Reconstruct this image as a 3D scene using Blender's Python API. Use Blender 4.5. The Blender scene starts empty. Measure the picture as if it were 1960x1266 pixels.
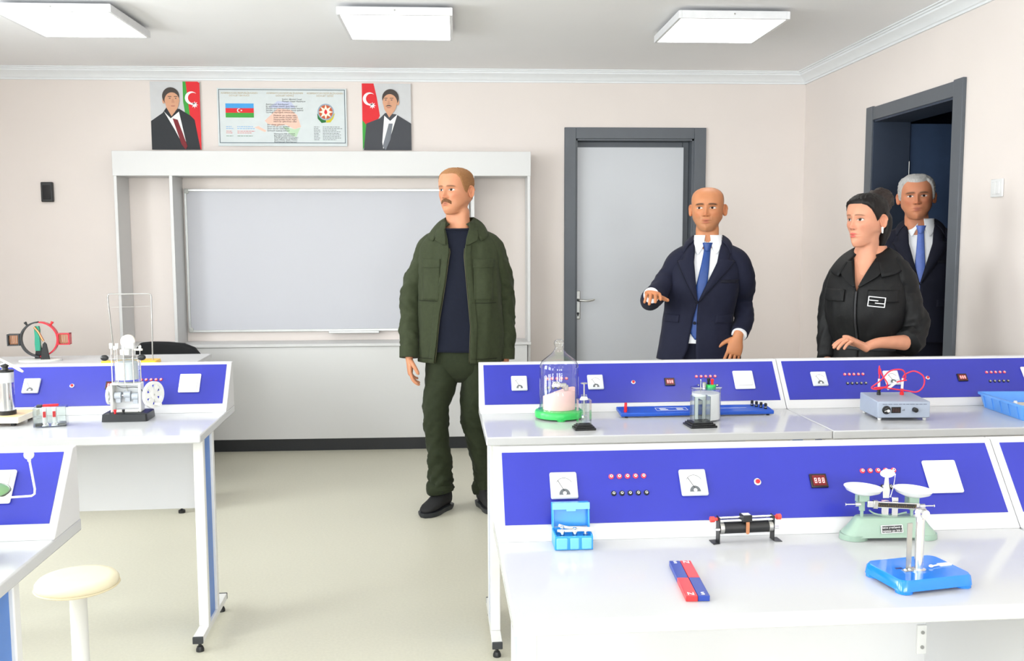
import bpy, bmesh, math, random
import numpy as np
from mathutils import Vector, Matrix, noise
random.seed(4)
R = math.radians
PI = math.pi
scene = bpy.context.scene
COL = scene.collection

# ------------------------------------------------------------------ camera
CAM_H, FPX = 1.4393, 1804.07
PITCH, YAW, ROLL = 0.0954, 0.0576, 0.0031
def cam_matrix():
    cy, sy, cp, sp, cr, sr = math.cos(YAW), math.sin(YAW), math.cos(PITCH), math.sin(PITCH), math.cos(ROLL), math.sin(ROLL)
    right = Vector((cy, -sy, 0)); fwd = Vector((sy * cp, cy * cp, -sp)); up = Vector((sy * sp, cy * sp, cp))
    r2 = right * cr - up * sr
    u2 = right * sr + up * cr
    m = Matrix((r2, u2, -fwd)).transposed().to_4x4()
    m.translation = Vector((0, 0, CAM_H))
    return m
cd = bpy.data.cameras.new('camera'); cam = bpy.data.objects.new('camera', cd); COL.objects.link(cam)
cd.sensor_width = 36; cd.sensor_fit = 'HORIZONTAL'; cd.lens = FPX / 1960 * 36; cd.clip_start = 0.02
cam.matrix_world = cam_matrix(); scene.camera = cam

# ------------------------------------------------------------------ world, light, exposure
world = bpy.data.worlds.new('sky'); scene.world = world; world.use_nodes = True
wn = world.node_tree; bg = wn.nodes['Background']; bg.inputs[0].default_value = (0.80, 0.90, 1.0, 1); bg.inputs[1].default_value = 2.0
PANEL_EMIT = 5.8
REAR_FILL_W = 108.0
SIDE_FILL_W = 100.0
vs = scene.view_settings
vs.view_transform = 'Standard'; vs.look = 'None'; vs.exposure = 0.08; vs.gamma = 1.0; vs.use_curve_mapping = False

def area(name, loc, rot, sx, sy, watts, col):
    l = bpy.data.lights.new(name, 'AREA'); l.shape = 'RECTANGLE'; l.size = sx; l.size_y = sy; l.energy = watts; l.color = col
    o = bpy.data.objects.new(name, l); COL.objects.link(o); o.location = loc; o.rotation_euler = rot
    return o
# fill lamps at three added, unseen rear windows, in place of a camera flash
REAR_Y = -4.8
ADDED_WINS = ((-2.75, -1.35), (-0.75, 0.65), (1.0, 2.2))
for k, (a, b) in enumerate(ADDED_WINS):
    area('added_fill', ((a + b) / 2, REAR_Y - 0.12, 1.72), (R(90), 0, 0), b - a - .1, 1.5, REAR_FILL_W, (0.97, 0.985, 1.0))

# more fill lamps, at unseen windows added to the left wall
LEFT_X = -3.6
ADDED_SIDE_WINS = ((-1.8, -.2), (.6, 2.2), (2.9, 4.3))
for a, b in ADDED_SIDE_WINS:
    area('added_fill', (LEFT_X - 0.12, (a + b) / 2, 1.72), (R(90), 0, R(-90)), b - a - .1, 1.5, SIDE_FILL_W, (0.97, 0.985, 1.0))

# ------------------------------------------------------------------ materials
def lin(r, g, b):
    f = lambda c: (c / 255 / 12.92) if c / 255 <= 0.04045 else ((c / 255 + 0.055) / 1.055) ** 2.4
    return (f(r), f(g), f(b), 1.0)
MATS = {}
def mat(name, rgb, rough=.5, metal=0., var=.03, scale=20., bump=0., bscale=200., coat=0., spec=.5, stretch=None, sheen=0.):
    if name in MATS: return MATS[name]
    m = bpy.data.materials.new(name); m.use_nodes = True; nt = m.node_tree; p = nt.nodes['Principled BSDF']
    c = lin(*rgb)
    tc = nt.nodes.new('ShaderNodeTexCoord'); mp = nt.nodes.new('ShaderNodeMapping')
    nt.links.new(tc.outputs['Object'], mp.inputs[0])
    if stretch: mp.inputs['Scale'].default_value = stretch
    nz = nt.nodes.new('ShaderNodeTexNoise'); nz.inputs['Scale'].default_value = scale; nz.inputs['Detail'].default_value = 4
    nt.links.new(mp.outputs[0], nz.inputs['Vector'])
    rp = nt.nodes.new('ShaderNodeValToRGB')
    rp.color_ramp.elements[0].position = .3; rp.color_ramp.elements[1].position = .7
    rp.color_ramp.elements[0].color = tuple(x * (1 - var) for x in c[:3]) + (1,)
    rp.color_ramp.elements[1].color = tuple(min(1, x * (1 + var)) for x in c[:3]) + (1,)
    nt.links.new(nz.outputs[0], rp.inputs[0]); nt.links.new(rp.outputs[0], p.inputs['Base Color'])
    p.inputs['Roughness'].default_value = rough; p.inputs['Metallic'].default_value = metal
    p.inputs['Specular IOR Level'].default_value = spec; p.inputs['Coat Weight'].default_value = coat
    p.inputs['Coat Roughness'].default_value = .05; p.inputs['Sheen Weight'].default_value = sheen
    if bump:
        n2 = nt.nodes.new('ShaderNodeTexNoise'); n2.inputs['Scale'].default_value = bscale; n2.inputs['Detail'].default_value = 3
        nt.links.new(mp.outputs[0], n2.inputs['Vector'])
        bp = nt.nodes.new('ShaderNodeBump'); bp.inputs['Strength'].default_value = bump; bp.inputs['Distance'].default_value = .002
        nt.links.new(n2.outputs[0], bp.inputs['Height']); nt.links.new(bp.outputs[0], p.inputs['Normal'])
    MATS[name] = m
    return m
def glass(name, tint=(.97, .985, .98), ior=1.45):
    if name in MATS: return MATS[name]
    m = bpy.data.materials.new(name); m.use_nodes = True; nt = m.node_tree
    nt.nodes.remove(nt.nodes['Principled BSDF']); out = nt.nodes['Material Output']
    lw = nt.nodes.new('ShaderNodeLayerWeight'); lw.inputs[0].default_value = .5
    pw = nt.nodes.new('ShaderNodeMath'); pw.operation = 'POWER'; pw.inputs[1].default_value = 2.6
    nt.links.new(lw.outputs['Facing'], pw.inputs[0])
    fr = nt.nodes.new('ShaderNodeMath'); fr.operation = 'MULTIPLY_ADD'; fr.inputs[1].default_value = .95; fr.inputs[2].default_value = .05
    nt.links.new(pw.outputs[0], fr.inputs[0])
    tr = nt.nodes.new('ShaderNodeBsdfTransparent'); tr.inputs[0].default_value = tint + (1,)
    gl = nt.nodes.new('ShaderNodeBsdfGlossy'); gl.inputs['Roughness'].default_value = .03
    mx = nt.nodes.new('ShaderNodeMixShader')
    nt.links.new(fr.outputs[0], mx.inputs[0]); nt.links.new(tr.outputs[0], mx.inputs[1]); nt.links.new(gl.outputs[0], mx.inputs[2])
    nt.links.new(mx.outputs[0], out.inputs[0])
    MATS[name] = m
    return m
def emit(name, rgb, s):
    if name in MATS: return MATS[name]
    m = bpy.data.materials.new(name); m.use_nodes = True; p = m.node_tree.nodes['Principled BSDF']
    p.inputs['Base Color'].default_value = (.8, .8, .8, 1); p.inputs['Emission Color'].default_value = lin(*rgb); p.inputs['Emission Strength'].default_value = s
    MATS[name] = m
    return m
def vcol(name, rough=.5, spec=.4, bump=0., bscale=300, sub=0.):
    if name in MATS: return MATS[name]
    m = bpy.data.materials.new(name); m.use_nodes = True; nt = m.node_tree; p = nt.nodes['Principled BSDF']
    a = nt.nodes.new('ShaderNodeVertexColor'); a.layer_name = 'tone'
    nt.links.new(a.outputs[0], p.inputs['Base Color']); p.inputs['Roughness'].default_value = rough; p.inputs['Specular IOR Level'].default_value = spec
    if sub:
        p.inputs['Subsurface Weight'].default_value = sub; p.inputs['Subsurface Radius'].default_value = (.01, .004, .002); p.inputs['Subsurface Scale'].default_value = .5
    if bump:
        tc = nt.nodes.new('ShaderNodeTexCoord'); n2 = nt.nodes.new('ShaderNodeTexNoise'); n2.inputs['Scale'].default_value = bscale
        nt.links.new(tc.outputs['Object'], n2.inputs['Vector'])
        bp = nt.nodes.new('ShaderNodeBump'); bp.inputs['Strength'].default_value = bump; bp.inputs['Distance'].default_value = .001
        nt.links.new(n2.outputs[0], bp.inputs['Height']); nt.links.new(bp.outputs[0], p.inputs['Normal'])
    MATS[name] = m
    return m

wall_m = mat('wall_paint', (228, 219, 214), .75, var=.012, scale=3, bump=.06, bscale=250)
ceil_m = mat('ceiling_paint', (247, 247, 249), .85, var=.01, scale=2)
floor_m = mat('floor_vinyl', (202, 199, 182), .42, var=.035, scale=90, bump=.05, bscale=400)
cornice_m = mat('cornice_white', (232, 235, 238), .6, var=.01)
white_lam = mat('white_laminate', (198, 199, 201), .13, var=.006, scale=4, spec=.25)
white_mat = mat('white_board', (212, 212, 214), .45, var=.008, scale=4)
white_met = mat('white_powder_metal', (226, 226, 224), .35, var=.01)
cab_m = mat('cabinet_white', (209, 209, 209), .4, var=.008, scale=3)
blue_pan = mat('blue_panel', (49, 55, 164), .25, var=.04, scale=6, spec=.4)
blue_leg = mat('blue_leg_infill', (78, 128, 205), .35, var=.03)
black_pl = mat('black_plastic', (24, 25, 27), .4, var=.05)
dark_pl = mat('charcoal_plastic', (45, 48, 52), .4, var=.05)
white_pl = mat('white_plastic', (228, 228, 228), .25, var=.006)
red_pl = mat('red_plastic', (225, 30, 40), .3, var=.04)
chrome = mat('chrome', (225, 226, 228), .15, 1.0, var=.02)
steel = mat('brushed_steel', (185, 185, 182), .32, 1.0, var=.05)
brass = mat('brass', (196, 160, 84), .3, 1.0)
copper = mat('copper', (214, 150, 110), .3, 1.0)
frame_m = mat('door_frame_grey', (88, 93, 100), .45, var=.03, scale=12)
leaf_m = mat('door_leaf_pale', (198, 201, 207), .4, var=.012, scale=3)
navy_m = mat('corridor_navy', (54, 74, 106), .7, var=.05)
glass_m = glass('clear_glass')
acryl = glass('clear_acrylic', (.94, .965, .955))

# ------------------------------------------------------------------ mesh helpers
class G:
    def __init__(s): s.v = []; s.f = []
    def add(s, v, f):
        n = len(s.v); s.v += [tuple(p) for p in v]; s.f += [tuple(i + n for i in q) for q in f]; return s
    def box(s, x0, x1, y0, y1, z0, z1):
        return s.add([(x0, y0, z0), (x1, y0, z0), (x1, y1, z0), (x0, y1, z0), (x0, y0, z1), (x1, y0, z1), (x1, y1, z1), (x0, y1, z1)],
                     [(0, 3, 2, 1), (4, 5, 6, 7), (0, 1, 5, 4), (1, 2, 6, 5), (2, 3, 7, 6), (3, 0, 4, 7)])
    def cbox(s, c, d): return s.box(c[0] - d[0] / 2, c[0] + d[0] / 2, c[1] - d[1] / 2, c[1] + d[1] / 2, c[2] - d[2] / 2, c[2] + d[2] / 2)
    def prism(s, poly, axis, a, b):
        """polygon in the plane across axis, swept from a to b. axis x: poly=(y,z); y: (x,z); z: (x,y)"""
        n = len(poly)
        def P(q, t): return (t, q[0], q[1]) if axis == 'x' else ((q[0], t, q[1]) if axis == 'y' else (q[0], q[1], t))
        v = [P(q, a) for q in poly] + [P(q, b) for q in poly]
        f = [tuple(range(n))[::-1], tuple(range(n, 2 * n))] + [(i, (i + 1) % n, n + (i + 1) % n, n + i) for i in range(n)]
        return s.add(v, f)
    def rings(s, rings, cap=True, closed=False):
        n = len(rings[0]); v = [p for r in rings for p in r]; f = []
        m = len(rings)
        for i in range(m - 1 + (1 if closed else 0)):
            for j in range(n):
                a = i * n + j; b = i * n + (j + 1) % n; c = ((i + 1) % m) * n + (j + 1) % n; d = ((i + 1) % m) * n + j
                f.append((a, b, c, d))
        if cap and not closed: f += [tuple(range(n))[::-1], tuple(range((m - 1) * n, m * n))]
        return s.add(v, f)
    def cyl(s, p0, p1, r0, r1=None, n=16):
        r1 = r0 if r1 is None else r1
        p0, p1 = Vector(p0), Vector(p1); d = (p1 - p0).normalized(); a = d.orthogonal().normalized(); b = d.cross(a)
        ring = lambda p, r: [p + a * (r * math.cos(2 * PI * k / n)) + b * (r * math.sin(2 * PI * k / n)) for k in range(n)]
        return s.rings([ring(p0, r0), ring(p1, r1)])
    def lathe(s, prof, c=(0, 0, 0), n=32, cap=True):
        c = Vector(c)
        return s.rings([[c + Vector((r * math.cos(2 * PI * k / n), r * math.sin(2 * PI * k / n), z)) for k in range(n)] for r, z in prof], cap)
    def tube(s, path, r, n=8, closed=False):
        path = [Vector(p) for p in path]; m = len(path); rr = r if isinstance(r, (list, tuple)) else [r] * m
        T = []
        for i in range(m):
            a = path[(i - 1) % m] if closed else path[max(0, i - 1)]; b = path[(i + 1) % m] if closed else path[min(m - 1, i + 1)]
            T.append((b - a).normalized())
        nrm = T[0].orthogonal().normalized(); rg = []
        for i in range(m):
            nrm = (nrm - T[i] * nrm.dot(T[i])).normalized(); bi = T[i].cross(nrm)
            rg.append([path[i] + (nrm * math.cos(2 * PI * k / n) + bi * math.sin(2 * PI * k / n)) * rr[i] for k in range(n)])
        return s.rings(rg, True, closed)
    def sph(s, c, r, n=16, m=10):
        r = (r, r, r) if not isinstance(r, (tuple, list)) else r; c = Vector(c)
        rg = []
        for i in range(m + 1):
            t = PI * i / m; q = max(math.sin(t), .001)
            rg.append([c + Vector((r[0] * q * math.cos(2 * PI * k / n), r[1] * q * math.sin(2 * PI * k / n), -r[2] * math.cos(t))) for k in range(n)])
        return s.rings(rg)
    def xf(s, M): s.v = [tuple(M @ Vector(p)) for p in s.v]; return s
    def merge(s, o): return s.add(o.v, o.f)

def obj(name, g, m=None, parent=None, smooth=35, bevel=0., bseg=2, solid=0., sub=0, recalc=True, cols=None, loc=None):
    me = bpy.data.meshes.new(name)
    if isinstance(g, G): me.from_pydata(g.v, [], g.f)
    else: me = g
    if recalc and isinstance(g, G):
        bm = bmesh.new(); bm.from_mesh(me); bmesh.ops.recalc_face_normals(bm, faces=bm.faces); bm.to_mesh(me); bm.free()
    if smooth:
        for p in me.polygons: p.use_smooth = True
        if smooth < 180: me.set_sharp_from_angle(angle=R(smooth))
    if cols is not None:
        ca = me.color_attributes.new('tone', 'FLOAT_COLOR', 'POINT')
        ca.data.foreach_set('color', np.asarray(cols, dtype=np.float32).ravel())
    if m and not me.materials: me.materials.append(m)
    o = bpy.data.objects.new(name, me); COL.objects.link(o)
    if parent: o.parent = parent
    if loc: o.location = loc
    if bevel:
        b = o.modifiers.new('bevel', 'BEVEL'); b.width = bevel; b.segments = bseg; b.limit_method = 'ANGLE'; b.angle_limit = R(40)
    if solid:
        q = o.modifiers.new('thick', 'SOLIDIFY'); q.thickness = solid; q.offset = -1
    if sub:
        q = o.modifiers.new('sub', 'SUBSURF'); q.levels = sub; q.render_levels = sub
    return o
def tag(o, label=None, cat=None, group=None, kind=None):
    if label: o['label'] = label
    if cat: o['category'] = cat
    if group: o['group'] = group
    if kind: o['kind'] = kind
    return o
def empty(name, loc, rz=0.):
    o = bpy.data.objects.new(name, None); o.empty_display_size = .05; COL.objects.link(o); o.location = loc; o.rotation_euler = (0, 0, rz)
    return o
def thing(name, loc, rz, label, cat, group=None): return tag(empty(name, loc, rz), label, cat, group)
def struct(name, g, m, label=None, parent=None, **k):
    o = obj(name, g, m, parent, **k)
    if not parent: tag(o, label, None, None, 'structure')
    return o
def copy_tree(o, parent=None):
    c = o.copy(); COL.objects.link(c)
    if parent: c.parent = parent
    for ch in [x for x in bpy.data.objects if x.parent == o]: copy_tree(ch, c)
    return c
def text_g(body, size, align='LEFT', extr=.0):
    cu = bpy.data.curves.new('t', 'FONT'); cu.body = body; cu.size = size; cu.align_x = align; cu.resolution_u = 2; cu.extrude = extr
    o = bpy.data.objects.new('t', cu); COL.objects.link(o)
    dg = bpy.context.evaluated_depsgraph_get(); me = o.evaluated_get(dg).to_mesh()
    g = G(); g.add([tuple(v.co) for v in me.vertices], [tuple(p.vertices) for p in me.polygons])
    o.evaluated_get(dg).to_mesh_clear(); bpy.data.objects.remove(o); bpy.data.curves.remove(cu)
    return g
def mtx(o, ex, ey, ez):
    m = Matrix((Vector(ex), Vector(ey), Vector(ez))).transposed().to_4x4(); m.translation = Vector(o); return m

# ------------------------------------------------------------------ room shell
W, XW, ZC, XL_WALL = 6.671, 2.474, 2.608, LEFT_X
DX0, DX1, DZ = .837, 1.676, 2.148          # opening in the back wall
SY0, SY1, SZ = 4.618, 5.533, 2.141         # opening in the right wall
TH = .2
struct('floor', G().box(XL_WALL - .2, XW + 2.2, REAR_Y - .2, W + .4, -.1, 0), floor_m, 'pale grey-beige vinyl floor')
struct('ceiling', G().box(XL_WALL - .2, XW + 2.2, REAR_Y - .2, W + .4, ZC, ZC + .1), ceil_m, 'plain off-white ceiling')
struct('wall_back', G().box(XL_WALL, DX0, W, W + TH, 0, ZC).box(DX1, XW + .2, W, W + TH, 0, ZC).box(DX0, DX1, W, W + TH, DZ, ZC), wall_m, 'cream wall behind the whiteboard cabinet')
struct('wall_right', G().box(XW, XW + TH, REAR_Y, SY0, 0, ZC).box(XW, XW + TH, SY1, W, 0, ZC).box(XW, XW + TH, SY0, SY1, SZ, ZC), wall_m, 'cream wall with the open doorway')
gw = G(); ys = [REAR_Y] + [q for w_ in ADDED_SIDE_WINS for q in w_] + [W + TH]
for k in range(0, len(ys), 2): gw.box(XL_WALL - TH, XL_WALL, ys[k], ys[k + 1], 0, ZC)
for a, b in ADDED_SIDE_WINS: gw.box(XL_WALL - TH, XL_WALL, a, b, 0, .95); gw.box(XL_WALL - TH, XL_WALL, a, b, 2.5, ZC)
struct('wall_left', gw, wall_m, 'cream wall on the left with three added windows')
for k, (a, b) in enumerate(ADDED_SIDE_WINS):  # frames and panes added around the side fill lamps, out of view
    c = (a + b) / 2; g = G()
    for y0, y1, z0, z1 in ((a, a + .05, .95, 2.5), (b - .05, b, .95, 2.5), (a + .05, b - .05, .95, 1.0), (a + .05, b - .05, 2.45, 2.5), (c - .03, c + .03, 1.0, 2.45)):
        g.box(XL_WALL - .08, XL_WALL - .02, y0, y1, z0, z1)
    w_ = struct('added_window_%d' % (k + 4), g, white_pl, 'glazed white frame added for fill light, left wall')
    obj('pane', G().box(XL_WALL - .055, XL_WALL - .049, a + .05, c - .03, 1.0, 2.45), glass_m, w_)
    obj('pane', G().box(XL_WALL - .055, XL_WALL - .049, c + .03, b - .05, 1.0, 2.45), glass_m, w_)
gw = G(); xs = [XL_WALL - TH] + [q for w_ in ADDED_WINS for q in w_] + [XW + TH]
for k in range(0, len(xs), 2): gw.box(xs[k], xs[k + 1], REAR_Y - TH, REAR_Y, 0, ZC)
for a, b in ADDED_WINS: gw.box(a, b, REAR_Y - TH, REAR_Y, 0, .95); gw.box(a, b, REAR_Y - TH, REAR_Y, 2.5, ZC)
struct('wall_rear', gw, wall_m, 'cream wall with three added windows')
for k, (a, b) in enumerate(ADDED_WINS):  # frames and panes made up for the rear fill lamps, never in view
    c = (a + b) / 2; g = G()
    for x0, x1, z0, z1 in ((a, a + .05, .95, 2.5), (b - .05, b, .95, 2.5), (a + .05, b - .05, .95, 1.0), (a + .05, b - .05, 2.45, 2.5), (c - .03, c + .03, 1.0, 2.45)):
        g.box(x0, x1, REAR_Y - .08, REAR_Y - .02, z0, z1)
    w_ = struct('added_window_%d' % (k + 1), g, white_pl, 'glazed white frame added for fill light, rear wall')
    obj('pane', G().box(a + .05, c - .03, REAR_Y - .055, REAR_Y - .049, 1.0, 2.45), glass_m, w_)
    obj('pane', G().box(c + .03, b - .05, REAR_Y - .055, REAR_Y - .049, 1.0, 2.45), glass_m, w_)
# corridor beyond the doorway
struct('wall_corridor', G().box(XW + 1.9, XW + 2.0, 3.6, W + .1, 0, ZC).box(XW + TH, XW + 2.0, W, W + .1, 0, ZC).box(XW + TH, XW + 2.0, 3.5, 3.6, 0, ZC), navy_m, 'dark navy corridor beyond the doorway')

# cornices: profile (distance from wall, z)
CP = [(0, 2.531), (.012, 2.531), (.014, 2.541), (.022, 2.545), (.026, 2.552), (.040, 2.566), (.058, 2.578), (.066, 2.583), (.068, 2.592), (.078, 2.594), (.080, 2.601), (.094, 2.602), (.094, ZC), (0, ZC)]
struct('trim_1', G().prism([(W - d, z) for d, z in CP], 'x', XL_WALL, XW), cornice_m, 'white plaster cornice along the back wall', smooth=20)
struct('trim_2', G().prism([(XW - d, z) for d, z in CP], 'y', REAR_Y, W), cornice_m, 'white plaster cornice along the right wall', smooth=20)
struct('trim_3', G().prism([(XL_WALL + d, z) for d, z in CP], 'y', REAR_Y, W), cornice_m, 'white plaster cornice along the left wall', smooth=20)

# closed door in the back wall
d1 = empty('door_1', (0, 0, 0)); tag(d1, 'closed pale grey door in a dark grey frame', None, None, 'structure')
g = G().box(.756, DX0, W - .018, W, 0, 2.225).box(DX1, 1.76, W - .018, W, 0, 2.225).box(DX0, DX1, W - .018, W, DZ, 2.225)
obj('architrave', g, frame_m, d1, bevel=.003)
g = G().box(DX0 - .001, DX0 + .012, W - .004, W + .14, 0, DZ).box(DX1 - .014, DX1 + .001, W - .004, W + .14, 0, DZ).box(DX0, DX1, W - .004, W + .14, DZ - .012, DZ + .001)
obj('jamb', g, frame_m, d1)
g = G().box(DX1 - .06, DX1 - .014, W + .085, W + .14, 0, DZ - .012).box(DX0 + .012, DX1 - .06, W + .085, W + .14, DZ - .055, DZ - .012)
obj('door_stop', g, frame_m, d1, bevel=.004)
leaf = obj('door_leaf', G().box(DX0 + .012, DX1 - .058, W + .055, W + .098, .008, DZ - .053), leaf_m, d1, bevel=.002)
hx = .862
obj('handle_plate', G().prism([(hx - .018 + (.036 if i in (1, 2) else 0), z) for i, z in enumerate((.872, .872, 1.078, 1.078))], 'y', W + .043, W + .056), steel, leaf, bevel=.006, bseg=3)
obj('door_handle', G().tube([(hx, W + .045, 1.012), (hx, W + .0, 1.012), (hx + .02, W - .012, 1.012), (hx + .06, W - .014, 1.008), (hx + .1, W - .012, 1.014), (hx + .112, W - .01, 1.018)], [.011, .010, .009, .008, .0075, .006], 12), steel, leaf, smooth=60)
obj('keyhole', G().cyl((hx, W + .045, .915), (hx, W + .036, .915), .009).box(hx - .004, hx + .004, W + .036, W + .045, .895, .915), dark_pl, leaf)

# open doorway in the right wall
d2 = empty('door_2', (0, 0, 0)); tag(d2, 'open doorway with a dark grey frame in the right wall', None, None, 'structure')
obj('architrave_post', G().box(XW - .02, XW, 4.528, SY0, 0, 2.222), frame_m, d2, bevel=.003)
obj('architrave_post', G().box(XW - .02, XW, SY1, 5.617, 0, 2.222), frame_m, d2, bevel=.003)
obj('architrave_head', G().box(XW - .017, XW, SY0, SY1, SZ, 2.216), frame_m, d2, bevel=.003)
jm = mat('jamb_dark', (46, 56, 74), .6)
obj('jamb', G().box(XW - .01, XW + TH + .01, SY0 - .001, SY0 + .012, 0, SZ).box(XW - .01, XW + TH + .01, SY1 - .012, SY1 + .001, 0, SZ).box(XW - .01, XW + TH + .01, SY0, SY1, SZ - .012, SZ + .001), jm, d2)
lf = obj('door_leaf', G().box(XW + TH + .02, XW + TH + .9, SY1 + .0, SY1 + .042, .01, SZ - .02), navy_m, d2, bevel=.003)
obj('hinge', G().cyl((XW + TH + .012, SY1 - .006, 1.82), (XW + TH + .012, SY1 - .006, 1.9), .007, n=10), steel, lf)

# ------------------------------------------------------------------ ceiling lights
lamp_white = mat('lamp_frame_white', (226, 227, 230), .4)
panel_em = emit('panel_glow', (255, 254, 250), PANEL_EMIT)
def ceiling_light(x, y, label):
    t = thing('ceiling_light', (x, y, ZC), 0, label, 'ceiling light', 'square ceiling panel lights')
    h, d = .285, .30
    g = G().box(-h, -h + .016, -d, d, -.06, -.022).box(h - .016, h, -d, d, -.06, -.022).box(-h + .016, h - .016, -d, -d + .016, -.06, -.022).box(-h + .016, h - .016, d - .016, d, -.06, -.022)
    obj('frame', g, lamp_white, t, bevel=.0015)
    obj('housing', G().box(-h + .004, h - .004, -d + .004, d - .004, -.026, -.02).box(-.2, .2, -.2, .2, -.022, 0), lamp_white, t)
    obj('diffuser', G().box(-h + .016, h - .016, -d + .016, d - .016, -.056, -.05), panel_em, t)
    obj('screw', G().cyl((0, -d - .0025, -.036), (0, -d + .002, -.036), .004, .005, 10), steel, t)
for x, w_ in ((-1.952, 'at the left edge, above the teacher desk'), (-.298, 'in the middle, above the whiteboard cabinet'), (1.405, 'on the right, nearest the open doorway')):
    ceiling_light(x, 5.10, 'glowing square white ceiling panel ' + w_)
for y, w_ in ((2.55, 'row over the desks'), (0.0, 'row over the camera'), (-2.55, 'row near the added rear windows')):  # further rows out of view, added because the room needs their light
    for x, s_ in ((-1.952, 'left'), (-.298, 'centre'), (1.405, 'right')):
        ceiling_light(x, y, 'added out-of-view ceiling panel, %s of the %s' % (s_, w_))

# ------------------------------------------------------------------ whiteboard cabinet wall
t = thing('display_cabinet', (0, 0, 0), 0, 'long white open-shelf cabinet with header board around the whiteboard', 'cabinet')
YF = 6.433; YB = W - .003
obj('header', G().box(-2.268, .502, YF, YF + .02, 1.873, 2.036).box(-2.268, .502, YF + .02, YB, 2.016, 2.036).box(-2.25, .482, YF + .02, YB, 1.873, 1.889), cab_m, t, bevel=.002)
for x0, x1 in ((-2.263, -2.243), (-1.903, -1.882), (.097, .119), (.479, .499)):
    obj('upright', G().box(x0, x1, YF + .002, YB, .744, 1.873), cab_m, t, bevel=.0015)
obj('counter', G().box(-2.268, .502, YF - .012, YB, .724, .744), cab_m, t, bevel=.002)
obj('cabinet_side', G().box(-2.263, -2.245, YF + .018, YB, .086, .724), cab_m, t)
obj('cabinet_side', G().box(.481, .499, YF + .018, YB, .086, .724), cab_m, t)
obj('front_panel', G().box(-2.263, -1.8925, YF, YF + .018, .088, .722), cab_m, t, bevel=.0015)
obj('front_panel', G().box(-1.8905, .107, YF, YF + .018, .088, .722), cab_m, t, bevel=.0015)
obj('front_panel', G().box(.109, .476, YF, YF + .018, .088, .722), cab_m, t, bevel=.0015)
obj('plinth', G().box(-2.25, .485, YF + .03, YB, 0, .088), mat('plinth_black', (28, 31, 36), .35), t)
obj('bottom_board', G().box(-2.25, .485, YF + .02, YB, .088, .10), cab_m, t)
wb = thing('whiteboard', (0, 0, 0), 0, 'large glossy whiteboard mounted inside the white cabinet', 'whiteboard')
x0, x1, z0, z1 = -1.868, .085, .808, 1.797; yb = W - .022
wbm = mat('whiteboard_surface', (194, 195, 202), .35, var=.008, scale=2, spec=.2)
obj('writing_surface', G().box(x0 + .012, x1 - .012, yb, W - .003, z0 + .012, z1 - .012), wbm, wb)
alu = mat('aluminium_trim', (205, 207, 206), .35, .7)
for q in ((x0, x1, z0, z0 + .016), (x0, x1, z1 - .016, z1), (x0, x0 + .016, z0 + .016, z1 - .016), (x1 - .016, x1, z0 + .016, z1 - .016)):
    obj('frame_rail', G().box(q[0], q[1], yb - .006, W - .003, q[2], q[3]), alu, wb, bevel=.002)
for xx in (x0, x1 - .03):
    for zz in (z0, z1 - .03):
        obj('corner_cap', G().box(xx - .002, xx + .032, yb - .009, W - .003, zz - .002, zz + .032), mat('corner_grey', (190, 192, 188), .5), wb, bevel=.008, bseg=3)
obj('marker_shelf', G().box(-.9, -.55, yb - .04, yb - .006, z0 - .012, z0 + .004), alu, wb, bevel=.003)

# ------------------------------------------------------------------ wall prints
def flat(g, y0, th, m, name, par): return obj(name, g.xf(Matrix.Identity(4)), m, par)
def poly_y(pts, y, th=.0012): return G().prism(pts, 'y', y - th, y)
def ell(cx, cz, rx, rz, n=28, a0=0, a1=2 * PI, full=True):
    return [(cx + rx * math.cos(a0 + (a1 - a0) * k / (n if full else n - 1)), cz + rz * math.sin(a0 + (a1 - a0) * k / (n if full else n - 1))) for k in range(n)]
def crescent(cx, cz, r, n=24):
    out = [(cx + r * math.cos(a), cz + r * math.sin(a)) for a in [R(48) + R(264) * k / (n - 1) for k in range(n)]]
    c2 = cx + r * .28; r2 = r * .80
    inn = [(c2 + r2 * math.cos(a), cz + r2 * math.sin(a)) for a in [R(312 - 8) - R(248) * k / (n - 1) for k in range(n)]]
    return out, inn
def strip_faces(o_, i_, y, th=.0012):
    g = G(); n = len(o_); i_ = i_[::-1]
    v = [(p[0], y - th, p[1]) for p in o_] + [(p[0], y - th, p[1]) for p in i_]
    return g.add(v, [(k, k + 1, n + k + 1, n + k) for k in range(n - 1)])
def star(cx, cz, r, r2, n=8, a=0):
    return [(cx + (r if k % 2 == 0 else r2) * math.cos(a + PI * k / n), cz + (r if k % 2 == 0 else r2) * math.sin(a + PI * k / n)) for k in range(2 * n)]
ink = {n: mat('print_' + n, c, .5, var=.02, spec=.3) for n, c in dict(red=(222, 40, 48), blue=(70, 160, 225), green=(62, 160, 62), white=(240, 240, 240), grey=(205, 206, 208), suit=(38, 41, 46), skin=(214, 160, 128), hair=(70, 62, 58), tie_red=(126, 32, 40), tie_grey=(120, 124, 132), suit_grey=(66, 68, 74), paper=(212, 219, 220), edge=(68, 88, 100), gold=(196, 176, 140), dark=(60, 66, 72), peach=(240, 200, 182), lilac=(196, 202, 226), mint=(190, 218, 186), darkgreen=(36, 112, 52), yellow=(212, 196, 50), orange=(196, 92, 52), steelblue=(150, 168, 186), lip=(170, 100, 88)).items()}

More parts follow.
